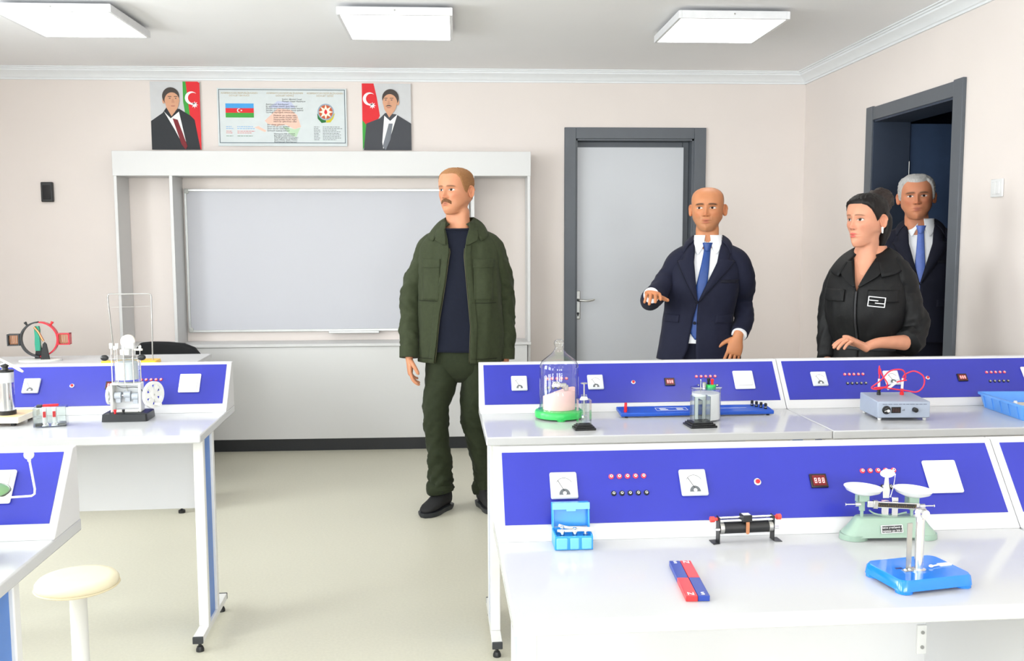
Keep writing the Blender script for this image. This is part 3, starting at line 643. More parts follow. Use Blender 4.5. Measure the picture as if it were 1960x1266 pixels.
obj('unit_lettering', text_g('кВ', .008).xf(mtx((-.006, -.0879, .037), (1, 0, 0), (0, 0, 1), (0, -1, 0))), cap_m, t, smooth=0)
g = G(); c = -.078
while c < .075:
    d = rnd.uniform(.008, .02); g.box(c, c + d, -.0881, -.0873, .0595, .0620); c += d + .0025
obj('printed_title', g, mat('print_greyblue', (112, 120, 138), .5), t)
post_p = [(.0075, .0), (.0075, .010), (.0055, .012), (.0055, .016), (.007, .018), (.007, .022), (.003, .024)]
for nm, mm, (px, py) in (('black_terminal', black_pl, (-.045, .035)), ('red_terminal', red_pl, (.042, .035))):
    zz = .075; b = obj(nm, G().lathe(post_p, (px, py, zz), 16), mm, t)
t2 = on('red_test_lead', 1.622, 3.385, R(-3), 'tangled red cable with white plugs on top of the power supply', 'cable', HD + .0985)
def spl(pts, n=10):
    pts = [Vector(p) for p in pts]; out = []
    for i in range(len(pts) - 1):
        a, b, c, d = pts[max(0, i - 1)], pts[i], pts[i + 1], pts[min(len(pts) - 1, i + 2)]
        for k in range(n):
            u = k / n; out.append(.5 * ((2 * b) + (c - a) * u + (2 * a - 5 * b + 4 * c - d) * u * u + (3 * b - a - 3 * c + d) * u ** 3))
    return out + [pts[-1]]
cable = mat('red_cable', (238, 40, 66), .35)
obj('lead', G().tube(spl([(-.045, .035, .040), (-.043, .036, .075), (-.038, .03, .055), (-.02, .02, .022), (-.035, .01, .008), (-.07, .0, .004), (-.078, .02, .008), (-.05, .01, .035), (-.02, .0, .072), (.02, -.01, .078), (.048, .02, .05), (.046, .03, .035)], 12), .0026, 8), cable, t2, smooth=80)
obj('lead', G().tube(spl([(.044, .035, .04), (.05, .03, .055), (.075, .01, .070), (.105, .0, .052), (.108, .0, .018), (.085, .0, -.006), (.05, .01, -.004), (.0, .0, .004), (-.05, -.01, .012), (-.074, .0, .010), (-.06, .02, .006), (-.01, .02, .012), (.015, .01, .030), (.044, .0, .038)], 12), .0026, 8), cable, t2, smooth=80)
for p0, p1 in (((-.045, .035, .001), (-.045, .035, .038)), ((.042, .035, .001), (.044, .035, .040)), ((-.028, .0, .004), (.004, -.004, .030))):
    obj('plug', G().cyl(p0, p1, .0052, .0044, 12), white_pl, t2)
obj('plug', G().tube([(-.046, .035, .055), (-.046, .034, .072), (-.047, .033, .088)], [.003, .0045, .002], 8), cable, t2)

t = on('storage_tray', 2.205, 3.40, R(-3), 'shallow sky-blue plastic tray at the right edge of the desk', 'tray')
tb = mat('skyblue_plastic', (96, 160, 236), .3)
w2, d2_, h_ = .165, .165, .058
prof = []
def rr(w, d, z, r=.02, n=5):
    P_ = []
    for cx_, cy_, a0 in ((w - r, d - r, 0), (-w + r, d - r, 90), (-w + r, -d + r, 180), (w - r, -d + r, 270)):
        for k in range(n): a = R(a0 + 90 * k / (n - 1)); P_.append((cx_ + r * math.cos(a), cy_ + r * math.sin(a), z))
    return P_
obj('shell', G().rings([rr(w2 - .014, d2_ - .014, .0), rr(w2 - .002, d2_ - .002, h_ - .008), rr(w2 + .004, d2_ + .004, h_ - .008), rr(w2 + .005, d2_ + .005, h_), rr(w2 - .005, d2_ - .005, h_), rr(w2 - .018, d2_ - .018, .004)]), tb, t, smooth=40)
for k in (-2, -1, 0, 1, 2):
    obj('rib', G().prism([(-d2_ + .009, .006), (-d2_ - .001, h_ - .010), (-d2_ + .004, h_ - .010), (-d2_ + .014, .006)], 'x', k * .06 - .002, k * .06 + .002), tb, t)
    obj('rib', G().prism([(-w2 + .009, .006), (-w2 - .001, h_ - .010), (-w2 + .004, h_ - .010), (-w2 + .014, .006)], 'y', k * .06 - .002, k * .06 + .002), tb, t)
for k, (x, y, a, lab) in enumerate(((-.03, -.05, .2, 'beige flat part lying in the blue tray, in front'), (-.04, .055, -.15, 'beige flat part lying in the blue tray, at the back'))):
    q = thing('kit_part', (2.205 + x, 3.40 + y, HD + .006), a, lab, 'small part')
    obj('plate', G().box(-.07, .07, -.03, .03, 0, .024), mat('beige_card', (206, 196, 178), .6, var=.1, scale=60), q, bevel=.004)
    obj('stud', G().cyl((-.03, 0, .024), (-.03, 0, .034), .008, .006, 12).cyl((.03, .005, .024), (.03, .005, .034), .008, .006, 12), white_pl, q)

# ------------------------------------------------------------------ apparatus on the nearest desk
t = on('weight_box', .243, 1.975, ROTR, 'open light-blue plastic weight box', 'box')
lb = mat('lightblue_box', (46, 148, 226), .3, var=.02); lb2 = mat('lightblue_box_pale', (104, 180, 236), .3)
g = G().box(-.041, .041, -.028, -.024, 0, .030).box(-.041, .041, .024, .028, 0, .034).box(-.041, -.037, -.024, .024, 0, .032).box(.037, .041, -.024, .024, 0, .032).box(-.037, .037, -.024, .024, 0, .02)
obj('tray', g, lb, t, bevel=.001)
for sx, ww in ((-.026, .024), (.001, .020), (.027, .022)): obj('front_block', G().box(sx - ww / 2, sx + ww / 2, -.032, -.027, .002, .027), lb2, t, bevel=.0025)
LT = Matrix.Translation((0, .026, .034)) @ Matrix.Rotation(R(-8), 4, 'X')
lid = obj('lid', G().box(-.041, .041, .008, .012, .0, .054).box(-.041, -.037, -.010, .008, .0, .054).box(.037, .041, -.010, .008, 0, .054).box(-.037, .037, -.010, .008, .050, .054).xf(LT), lb, t, bevel=.001)
obj('lid_rim', G().box(-.041, .041, -.0125, -.010, .040, .054).box(-.010, .010, -.0125, -.010, .036, .040).xf(LT), lb2, lid)
t = on('forceps', .243, 1.975, ROTR, 'pale plastic forceps lying across the weight box', 'forceps', HD + .036)
ivory = mat('ivory_plastic', (236, 226, 210), .35)
obj('arm', G().tube(spl([(-.030, -.006, .012), (-.01, -.004, .006), (.015, -.006, .005), (.043, -.010, .004)], 6), [.0032] * 19, 8), ivory, t, smooth=80)
obj('arm', G().tube(spl([(-.034, -.012, .002), (-.01, -.014, .002), (.015, -.014, .003), (.043, -.014, .002)], 6), [.0028] * 19, 8), ivory, t, smooth=80)
for k, (x, h, lab) in enumerate(((-.024, .030, 'tallest chrome weight, at the left of the open blue box'), (.003, .026, 'middle chrome weight in the open blue box'), (.026, .019, 'smallest chrome weight, at the right of the open blue box'))):
    c, s = math.cos(ROTR), math.sin(ROTR)
    q = thing('brass_weight', (.243 + x * c + .021 * s, 1.975 + x * s - .021 * c + .006, HD + .0205), 0, lab, 'weight', 'weights in the blue box')
    obj('body', G().lathe([(.0052, 0), (.0055, .002), (.0055, h * .62), (.003, h * .68)], n=16), chrome, q)
    obj('knob', G().lathe([(.0022, h * .68), (.0022, h * .78), (.0045, h * .85), (.0042, h * .96), (.001, h)], n=14), chrome, q, smooth=60)

t = on('slide_rheostat', .626, 1.985, R(4), 'black slide rheostat with red end knobs in front of the panel', 'rheostat')
for s in (-1, 1):
    x = s * .062
    b = obj('end_bracket', G().box(x - .0012, x + .0012, -.010, .010, .001, .056).prism([(x, -.014), (x + s * .016, -.014 - .004), (x + s * .016, .012), (x, .014)], 'z', 0, .0014), black_pl, t)
    obj('end_knob', G().lathe([(.0035, 0), (.0035, .006), (.0062, .007), (.0065, .016), (.005, .017)], n=14).xf(mtx((x + s * .002, 0, .051), (0, 1, 0), (0, 0, 1), (s, 0, 0))), mat('coral_red', (240, 70, 64), .35), b)
    obj('coil_collar', G().cyl((s * .060, 0, .031), (s * .051, 0, .031), .0135, n=20), steel, t)
    obj('terminal_screw', G().cyl((x, -.011, .031), (x + s * .010, -.011, .031), .003, n=10), chrome, b)
obj('coil', G().lathe([(.0125 + (.0006 if k % 2 else 0), -.052 + .104 * k / 80) for k in range(81)], n=24).xf(mtx((0, 0, .031), (0, 1, 0), (0, 0, 1), (1, 0, 0))), black_pl, t, smooth=80)
obj('slide_rod', G().cyl((-.062, .004, .052), (.062, .004, .052), .0028, n=12).cyl((-.062, -.005, .0475), (.062, -.005, .0475), .0028, n=12), chrome, t)
sl = obj('slider', G().box(-.011, .011, -.013, .011, .0445, .060), black_pl, t, bevel=.002)
obj('slider_label', G().box(-.008, .008, -.009, .006, .0600, .0606), white_pl, sl)
obj('contact_spring', G().prism([(-.004, .022), (-.002, .019), (.002, .019), (.004, .022), (.004, .046), (-.004, .046)], 'y', -.0150, -.0138), copper, sl)

blue_mag = mat('magnet_blue', (34, 62, 150), .3); red_mag = mat('magnet_red', (228, 48, 52), .3)
mdir = Vector((.4620 - .4505, 1.837 - 1.646 + 0, 0))
ang = math.atan2(.0118, .191)
for k, (off, back, front, lab) in enumerate(((-.0112, blue_mag, red_mag, 'left bar magnet, its red half nearest the viewer'), (.0112, red_mag, blue_mag, 'right bar magnet, its blue half nearest the viewer'))):
    cx_, cy_ = .4398 + off * math.cos(ang), 1.7415 - off * math.sin(ang) * 0
    t = on('bar_magnet', cx_, cy_, -ang, lab, 'magnet'); t['group'] = 'pair of bar magnets'
    obj('far_half', G().box(-.0108, .0108, 0, .0955, 0, .0105), back, t, bevel=.0008)
    obj('near_half', G().box(-.0108, .0108, -.0955, 0, 0, .0105), front, t, bevel=.0008)
    a_, b_ = ('S', 'N') if k == 0 else ('N', 'S')
    obj('letter', text_g(a_, .018, 'CENTER', .0002).xf(Matrix.Translation((0, .080, .0108))), white_pl, t, smooth=0)
    obj('letter', text_g(b_, .018, 'CENTER', .0002).xf(Matrix.Translation((0, -.090, .0108))), white_pl, t, smooth=0)

t = on('balance_scale', .948, 1.985, R(-1), 'sage-green two-pan balance with white pans on the nearest desk', 'balance')
sage = mat('sage_enamel', (146, 170, 154), .35, var=.02); padm = white_pl
def brow(z, hw, hd, ex): return rr(hw, hd, z, min(hw, hd) * ex, 6)
obj('base_casting', G().rings([brow(.008, .104, .028, .8), brow(.016, .101, .026, .8), brow(.030, .088, .022, .8), brow(.046, .076, .019, .8), brow(.049, .073, .017, .8)]), sage, t, smooth=50)
for s in (-1, 1):
    obj('base_foot', G().rings([[(s * .078 + .026 * math.cos(a) * (1.2), .028 * math.sin(a), 0) for a in [2 * PI * k / 20 for k in range(20)]], [(s * .078 + .027 * math.cos(a) * 1.1, .029 * math.sin(a), .012) for a in [2 * PI * k / 20 for k in range(20)]]]), sage, t, smooth=50)
for k, s in enumerate((-1, 1)):
    zz = .098 if s < 0 else .092; xx = -.060 if s < 0 else .052
    pn = obj('pan', G().lathe([(.001, .0), (.020, .002), (.036, .009), (.0405, .016), (.0415, .0165), (.0415, .0175), (.039, .0165), (.034, .011), (.018, .0045), (.001, .003)], n=40, cap=False).xf(Matrix.Translation((xx, 0, zz)) @ Matrix.Rotation(R(3), 4, 'Y')), padm, t, smooth=60)
    obj('pan_bracket', G().box(xx - .014, xx + .012, -.009, -.005, zz - .014, zz + .002).box(xx - .014, xx + .012, .005, .009, zz - .014, zz + .002).box(xx - .014, xx - .010, -.009, .009, zz - .016, zz + .004), sage, t, bevel=.001)
    obj('pan_post', G().box(xx - .0065, xx + .0045, -.004, .004, .062, zz - .006).box(xx - .004, xx + .002, -.003, .003, .047, .063), sage, t, bevel=.001)
    obj('trim_screw', G().cyl((xx + s * .014, -.012, zz - .018), (xx + s * .042, -.012, zz - .018), .0014, n=8).cyl((xx + s * .042, -.012, zz - .018), (xx + s * .044, -.012, zz - .018), .003, n=10).cyl((xx + s * .010, -.012, zz - .018), (xx + s * .022, -.012, zz - .018), .005, n=12), chrome, t)
    obj('beam_strut', G().tube(spl([(xx + (.014 if s < 0 else -.014), -.004, zz - .034), (xx * .55, -.004, .056), (.0, -.004, .049)], 6), .0018, 6), sage, t)
obj('centre_post', G().box(-.018, -.002, -.004, .004, .047, .085).box(.004, .018, -.006, .002, .047, .092), chrome, t, bevel=.001)
bm2 = Matrix.Translation((.004, -.012, .077)) @ Matrix.Rotation(R(3.5), 4, 'Y')
be = obj('beam', G().box(-.058, .058, -.003, .003, -.007, .007).xf(bm2), chrome, t, bevel=.001)
obj('scale_strip', G().box(-.036, .050, -.0042, -.003, -.0045, .0045).xf(bm2), black_pl, be)
g = G()
for k in range(21): g.box(-.033 + .004 * k, -.0326 + .004 * k, -.0046, -.0040, -.003, .000 if k % 5 else .003)
obj('scale_marks', g.xf(bm2), brass, be)
obj('beam_rider', G().box(-.046, -.036, -.006, .004, -.009, .009).xf(bm2), steel, be, bevel=.001)
obj('pointer_plate', G().rings([[(-.008 + a, b, z) for a, b in ((-w_, -.0012), (w_, -.0012), (w_, .0012), (-w_, .0012))] for w_, z in ((.007, .090), (.008, .108), (.0055, .122), (.004, .138))]), chrome, t)
obj('dial_plate', G().prism(ell(-.006, .145, .0165, .0095, 20), 'y', -.002, .002), white_pl, t, bevel=.001)
obj('pointer', G().tube([(.001, -.003, .092), (.006, -.004, .115), (.010, -.004, .145)], .0009, 6), chrome, t)
lp = mtx((-.004, -.0262, .0275), (1, .0, 0.035), (-.035, .27, .96), (0, -.96, .27))
pl = obj('name_plate', G().box(-.024, .024, -.0085, .0085, 0, .0012).xf(lp), white_pl, t)
obj('plate_field', G().box(-.0222, .0222, -.0072, .0072, .0011, .0015).xf(lp), black_pl, pl)
obj('plate_lettering', text_g('Весы учебные с', .0060, 'CENTER').xf(lp @ Matrix.Translation((0, .0014, .0017))).merge(text_g('гирями до 200 г.', .0060, 'CENTER').xf(lp @ Matrix.Translation((0, -.0058, .0017)))), white_pl, pl, smooth=0)

t = on('tripod_plate_stand', .884, 1.722, R(11), 'bright blue square base with an upright chrome post', 'stand')
bb = mat('bright_blue_plastic', (14, 122, 226), .15, var=.02, coat=.3)
obj('base_plate', G().rings([rr(.081, .062, .006, .016, 6), rr(.079, .060, .022, .016, 6), rr(.076, .057, .0265, .016, 6)]), bb, t, smooth=40)
for sx in (-1, 1):
    for sy in (-1, 1): obj('base_foot', G().rings([[(sx * .064 + a * .016, sy * .045 + b * .016, z) for a, b in [(math.cos(2 * PI * k / 16), math.sin(2 * PI * k / 16)) for k in range(16)]] for z in (0, .009)]), bb, t)
obj('post', G().lathe([(.0135, .0265), (.0135, .029), (.0082, .030), (.0085, .128), (.007, .130)], (-.008, -.012, 0), 24), chrome, t)
obj('clamp_head', G().lathe([(.006, .128), (.0125, .132), (.0135, .140), (.010, .147), (.001, .149)], (-.008, -.012, 0), 20).cyl((-.008, -.027, .139), (-.008, -.018, .139), .009, n=18), chrome, t, smooth=50)
obj('clip_strip', G().box(-.031, -.020, -.006, -.0045, .0265, .118), steel, t)
obj('clip_foot', G().box(-.040, -.020, -.016, -.004, .0265, .0275), steel, t)
for xx in (-.036, -.027): obj('rivet', G().sph((xx, -.010, .0285), (.003, .003, .002), 10, 6), white_pl, t)
obj('base_slot', G().box(-.046, -.032, .002, .008, .0258, .0269), mat('slot_blue', (8, 30, 110), .4), t)
obj('side_clip', G().tube([(.025, -.006, .029), (.045, -.003, .029), (.060, .0, .028)], .0016, 6).sph((.024, -.007, .0295), (.005, .004, .003), 10, 6).box(.046, .072, -.006, .005, .0262, .029), white_pl, t, smooth=50)

# ------------------------------------------------------------------ apparatus on the left desks
t = on('engine_model', -1.228, 3.545, ROTL, 'white cutaway engine model with flywheel on a black base', 'engine model')
blk = mat('black_base', (30, 33, 36), .35)
obj('base', G().rings([rr(.082, .058, .0, .01, 4), rr(.080, .056, .026, .01, 4), rr(.076, .052, .029, .01, 4)]), blk, t, smooth=40)
wp = mat('offwhite_plastic', (232, 232, 228), .35)
def slab(x0, x1, z0, z1, y0, y1, th):
    return G().box(x0, x0 + th, y0, y1, z0, z1).box(x1 - th, x1, y0, y1, z0, z1).box(x0 + th, x1 - th, y0, y1, z1 - th * .8, z1).box(x0 + th, x1 - th, y0, y1, z0, z0 + th)
obj('crankcase', slab(-.056, .054, .029, .138, -.028, .02, .009), wp, t, bevel=.004)
obj('case_back', G().box(-.047, .045, .013, .019, .04, .128), mat('pale_clear', (226, 228, 230), .3), t)
obj('crank_shaft', G().cyl((-.075, -.008, .090), (.085, -.008, .090), .004, n=12), chrome, t)
pg = mat('piston_grey', (176, 182, 190), .4)
for xx, zz in ((-.032, .09), (.002, .094), (.030, .086)): obj('crank_web', G().cyl((xx - .012, -.008, zz), (xx + .012, -.008, zz), .014, n=20).box(xx - .008, xx + .01, -.016, .0, zz - .026, zz), pg, t, bevel=.001)
for xx in (-.034, .004): obj('connecting_rod', G().tube([(xx, -.010, .094), (xx - .006, -.010, .140)], .0025, 6), steel, t)
obj('cylinder_sleeve', G().lathe([(.046, .138), (.046, .222), (.048, .226)], n=36, cap=False), acryl, t)
obj('piston', G().lathe([(.040, .150), (.040, .212), (.036, .216)], n=28), mat('pale_piston', (216, 219, 224), .35), t)
for xx, yy in ((-.044, -.030), (-.020, -.04), (.004, -.044), (.034, -.036), (-.046, .02), (.044, .02)):
    obj('stud_rod', G().cyl((xx, yy, .136), (xx, yy, .288 if yy < 0 else .27), .0022, n=8), chrome, t)
    obj('stud_nut', G().cyl((xx, yy, .268 if yy < 0 else .258), (xx, yy, .288 if yy < 0 else .272), .0055, n=10), mat('nut_white', (224, 226, 226), .3), t)
obj('head_plate', G().rings([rr(.056, .05, .226, .02, 5), rr(.056, .05, .232, .02, 5)]), acryl, t)
obj('rocker_arm', G().box(-.016, .016, -.02, .02, .242, .262).cyl((-.006, .0, .275), (.030, .0, .275), .014, n=18), wp, t, bevel=.002)
obj('cam_wheel', G().cyl((.002, .015, .288), (.002, .028, .288), .026, n=28), mat('ivory_disc', (240, 234, 220), .4), t)
for s in (-1, 1): obj('side_knob', G().sph((s * .066 - .002, -.03, .234), (.015, .008, .011), 16, 10), black_pl, t)
obj('knob_bar', G().cyl((-.07, -.03, .230), (.07, -.03, .230), .002, n=8), chrome, t)
obj('valve_tube', G().tube([(.036, -.02, .262), (.058, -.024, .262), (.066, -.024, .262)], .004, 8).tube([(.058, -.024, .262), (.058, -.024, .280)], .0012, 6), ivory, t)
# flywheel with five slots
def wheel(x, r, th, holes):
    g = G(); n = 40; m_ = []
    g.rings([[(x + dx, rr_ * math.cos(2 * PI * k / n), .09 + rr_ * math.sin(2 * PI * k / n)) for k in range(n)] for dx, rr_ in ((-th, r * .78), (-th, r), (th, r), (th, r * .78))], False, True)
    g.rings([[(x + dx, rr_ * math.cos(2 * PI * k / n), .09 + rr_ * math.sin(2 * PI * k / n)) for k in range(n)] for dx, rr_ in ((-th, .004), (-th, r * .34), (th, r * .34), (th, .004))], False, True)
    for h in range(holes):
        a = 2 * PI * h / holes; ca, sa = math.cos(a), math.sin(a); w_ = r * .16
        g.add([(x + dx, q * ca - e * sa, .09 + q * sa + e * ca) for dx in (-th * .7, th * .7) for q, e in ((r * .3, -w_), (r * .82, -w_ * 1.4), (r * .82, w_ * 1.4), (r * .3, w_))], [(0, 1, 2, 3), (4, 7, 6, 5), (0, 4, 5, 1), (1, 5, 6, 2), (2, 6, 7, 3), (3, 7, 4, 0)])
    return g
fw = Matrix.Rotation(R(-38), 4, 'Z')
M_ = Matrix.Translation((.092, 0, 0)) @ Matrix.Rotation(R(-28), 4, 'Z')
obj('flywheel', wheel(0, .050, .006, 6).xf(M_), wp, t, smooth=40)
obj('flywheel_crank', G().cyl((.008, .0, .055), (.034, .0, .055), .006, n=12).xf(M_), wp, t)
obj('pulley', wheel(-.066, .034, .004, 5), wp, t)
obj('red_terminal', G().lathe([(.004, .028), (.004, .036), (.0055, .038), (.0055, .044)], (-.034, -.046, 0), 12), red_pl, t)
obj('black_terminal', G().lathe([(.004, .028), (.004, .036), (.0055, .038), (.0055, .044)], (-.004, -.046, 0), 12), black_pl, t)
obj('ignition_wire', G().tube(spl([(-.03, -.026, .13), (-.005, -.03, .122), (.03, -.028, .124), (.05, -.02, .118), (.056, -.01, .105)], 6), .0012, 6), cap_m, t)

t = on('galvanic_cell_box', -1.462, 3.432, R(14), 'small clear box holding red-marked tubes, beside the engine model', 'apparatus')
g = G()
for q_ in ((-.054, -.052, -.03, .03), (.052, .054, -.03, .03), (-.052, .052, -.03, -.028), (-.052, .052, .028, .03)): g.box(q_[0], q_[1], q_[2], q_[3], .004, .07)
obj('clear_walls', g.box(-.054, .054, -.03, .03, .001, .004), acryl, t)
for xx in (-.018, .014):
    tb_ = obj('tube', G().lathe([(.008, .004), (.008, .066), (.006, .07)], (xx, -.014, 0), 16), white_pl, t)
    obj('red_mark', G().box(xx - .005, xx + .005, -.0226, -.0218, .035, .056), red_pl, tb_)
    obj('tube_foot', G().lathe([(.014, .004), (.014, .008), (.009, .014)], (xx, -.014, 0), 16), chrome, tb_)
obj('red_bar', G().box(-.026, .026, -.004, .012, .070, .078), red_pl, t, bevel=.002)
obj('grey_bar', G().box(-.046, -.028, -.008, .016, .068, .077), dark_pl, t, bevel=.002)
obj('black_foot', G().box(-.05, -.024, -.026, -.010, .004, .014).box(.026, .05, -.022, .02, .004, .012), black_pl, t, bevel=.002)

t = on('air_pump', -1.662, 3.50, 0, 'chrome hand pump cylinder on a wooden board at the left edge', 'pump')
wood = mat('light_wood', (226, 196, 146), .45, var=.08, scale=18, stretch=(1, 6, 1))
obj('board', G().box(-.22, .085, -.07, .10, .014, .032), wood, t, bevel=.002)
obj('board_edge', G().box(-.22, .087, -.075, -.070, .012, .033).box(.085, .088, -.07, .10, .012, .033), mat('cream_edge', (240, 232, 214), .5), t)
for xx in (-.19, .06):
    for yy in (-.05, .08): obj('foot', G().lathe([(.009, 0), (.010, .014)], (xx, yy, 0), 12), black_pl, t)
obj('cylinder_foot', G().lathe([(.031, .032), (.031, .046), (.028, .048)], (.016, 0, 0), 28), black_pl, t)
obj('cylinder', G().lathe([(.027, .048), (.0275, .15), (.027, .178)], (.016, 0, 0), n=28), chrome, t, smooth=60)
obj('upper_sleeve', G().lathe([(.0285, .150), (.0285, .186), (.026, .19)], (.016, 0, 0), n=28), mat('silver_sleeve', (214, 216, 218), .3, .4), t)
obj('cap', G().lathe([(.029, .188), (.029, .194), (.012, .196), (.010, .206), (.014, .208), (.014, .216), (.006, .22)], (.016, 0, 0), n=24), black_pl, t)
obj('lever', G().tube([(-.04, -.01, .262), (.02, -.02, .232), (.080, -.03, .200), (.094, -.032, .192)], [.003, .004, .006, .004], 10), ivory, t, smooth=60)
obj('lever_link', G().cyl((-.004, -.01, .212), (.030, -.014, .224), .0035, n=8), chrome, t)

Zt = .76
t = on('pendulum_frame', -1.83, 5.36, R(3), 'tall bent-wire frame on a yellow base on the teacher desk', 'apparatus', Zt)
obj('base', G().rings([rr(.15, .055, 0, .008, 4), rr(.148, .053, .018, .008, 4)]), mat('yellow_plastic', (250, 196, 20), .35), t, smooth=40)
obj('wire_frame', G().tube([(-.090, 0, .017), (-.096, 0, .12), (-.112, 0, .37), (-.108, 0, .385), (-.100, 0, .388), (.108, 0, .388), (.118, 0, .384), (.122, 0, .372), (.118, 0, .12), (.116, 0, .017)], .0038, 8), steel, t, smooth=60)
obj('cross_thread', G().tube([(-.108, 0, .315), (.121, 0, .318)], .0008, 4), steel, t)
t = on('motor_ring_model', -2.385, 5.50, R(8), 'ring-shaped motor model, half black half red, with green rotor', 'motor model', Zt)
obj('base', G().rings([[(.115 * math.cos(2 * PI * k / 28), .07 * math.sin(2 * PI * k / 28), z) for k in range(28)] for z in (0, .008)] + [[(.10 * math.cos(2 * PI * k / 28), .06 * math.sin(2 * PI * k / 28), .012) for k in range(28)]]), mat('pale_grey_base', (220, 222, 218), .4), t, smooth=40)
rd2 = mat('magnet_red_gloss', (206, 30, 52), .25)
for nm, mm, a0, a1 in (('ring_half', dark_pl, 92, 268), ('ring_half', rd2, -88, 88)):
    rg = []
    for k in range(25):
        a = R(a0 + (a1 - a0) * k / 24); rg.append([((.098 + q) * math.cos(a), e, .125 + (.098 + q) * math.sin(a)) for q, e in ((-.004, -.018), (.004, -.018), (.004, .018), (-.004, .018))])
    h_o = obj(nm, G().rings(rg), mm, t, smooth=30)
    s = -1 if a0 > 0 else 1
    cg = obj('coil_cage', G().box(s * .100, s * .107, -.024, .024, .098, .152).box(s * .158, s * .165, -.026, .026, .092, .158).box(s * .1, s * .165, -.024, .024, .092, .098).box(s * .1, s * .165, -.024, .024, .152, .158), mm, t)
    for q in range(5): obj('coil_winding', G().tube([(s * (.112 + .0095 * q), -.017, .102), (s * (.112 + .0095 * q), -.019, .125), (s * (.112 + .0095 * q), -.017, .150), (s * (.112 + .0095 * q), .017, .150), (s * (.112 + .0095 * q), .017, .102)], .003, 6, True), copper, cg)
    obj('ring_terminal', G().lathe([(.006, 0), (.006, .012), (.008, .013), (.008, .022)], n=12).xf(Matrix.Translation((s * .062, 0, .205)) @ Matrix.Rotation(R(s * 30), 4, 'Y')), black_pl if s < 0 else red_pl, t)
for yy in (-.034, .034):
    obj('bearing_post', G().prism([(-.02 + (0.03 if yy < 0 else -.02), .010), (.03 + (.03 if yy < 0 else -.02), .010), (.016 + (.03 if yy < 0 else -.02), .10), (.005 + (.03 if yy < 0 else -.02), .112), (-.006 + (.03 if yy < 0 else -.02), .10)], 'y', yy - .004, yy + .004), black_pl, t, bevel=.002)
obj('rotor_plate', G().rings([[(x - .010, y, z) for x, y in ((-w_, -.012), (w_, -.012), (w_, .012), (-w_, .012))] for x, z, w_ in ((.060, .06, .012), (.042, .10, .014), (.016, .14, .012), (-.014, .18, .014), (-.026, .20, .010))]), mat('teal_green', (30, 150, 120), .4), t, smooth=40)
obj('rotor_coil', G().tube(spl([(-.022, -.014, .196), (0, -.014, .165), (.016, -.014, .13), (.024, -.014, .115)], 5), .007, 8), copper, t, smooth=60)

t = on('orbit_model', -1.032, 1.935, 0, 'orbit model with green dish, bent rod and white ball, left edge', 'orbit model')
obj('base', G().lathe([(.072, 0), (.072, .010), (.058, .016), (.012, .022), (.008, .03)], n=36), white_pl, t)
obj('post', G().cyl((0, 0, .025), (0, 0, .130), .006, n=14), chrome, t)
obj('dish', G().lathe([(.006, .124), (.07, .134), (.106, .144), (.108, .146), (.104, .148), (.07, .154), (.001, .158)], n=40, cap=False), mat('leaf_green', (104, 160, 98), .35, var=.12, scale=14), t, smooth=50)
obj('dish_rim', G().tube([(.1085 * math.cos(2 * PI * k / 40), .1085 * math.sin(2 * PI * k / 40), .146) for k in range(40)], .002, 6, True), mat('dark_rim', (70, 84, 66), .4), t)
obj('arm_rod', G().tube([(.06, -.03, .150), (.12, -.035, .149), (.177, -.035, .152), (.183, -.035, .156), (.184, -.035, .166), (.176, -.035, .228)], .0022, 8), white_met, t, smooth=60)
obj('ball', G().sph((.176, -.035, .236), .0098, 20, 14).cyl((.176, -.035, .223), (.176, -.035, .229), .0035, n=10), white_pl, t, smooth=60)

# ------------------------------------------------------------------ people
def cr1(xs, ys, x):
    """smooth interpolation of samples (xs ascending)"""
    xs = np.asarray(xs, float); ys = np.asarray(ys, float); x = np.clip(np.asarray(x, float), xs[0], xs[-1])
    d = np.gradient(ys, xs); i = np.clip(np.searchsorted(xs, x) - 1, 0, len(xs) - 2); h = xs[i + 1] - xs[i]; u = (x - xs[i]) / h
    return (2 * u**3 - 3 * u**2 + 1) * ys[i] + (u**3 - 2 * u**2 + u) * h * d[i] + (-2 * u**3 + 3 * u**2) * ys[i + 1] + (u**3 - u**2) * h * d[i + 1]
def sstep(a, b, x):
    t_ = np.clip((np.asarray(x, float) - a) / (b - a), 0, 1); return t_ * t_ * (3 - 2 * t_)
def spow(v, p): return np.sign(v) * np.abs(v) ** p
gs = lambda a, s: np.exp(-(a / s) ** 2)

HEAD_ROWS = np.array([  # z, half width, front, back, front exponent
    (-.26, .060, .044, .082, 2.0), (-.21, .054, .040, .076, 2.0), (-.165, .0510, .035, .070, 2.0), (-.148, .0510, .034, .070, 2.0), (-.137, .0515, .038, .070, 1.9), (-.1305, .0520, .052, .070, 1.6),
    (-.1255, .0525, .073, .070, 1.40), (-.1195, .0535, .0865, .071, 1.35), (-.112, .0555, .0910, .072, 1.42), (-.102, .0585, .0920, .074, 1.55), (-.088, .0625, .0920, .077, 1.72), (-.070, .0665, .091, .081, 1.9), (-.050, .0705, .091, .085, 2.05),
    (-.030, .0730, .0905, .088, 2.15), (-.010, .0750, .0895, .092, 2.2), (.010, .0768, .0905, .097, 2.2), (.025, .0778, .0945, .100, 2.2), (.045, .0785, .095, .102, 2.15),
    (.065, .0770, .0900, .100, 2.1), (.085, .0705, .080, .092, 2.05), (.100, .0580, .064, .078, 2.0), (.110, .0420, .046, .058, 2.0), (.1165, .023, .026, .033, 2.0), (.119, .003, .003, .004, 2.0)])

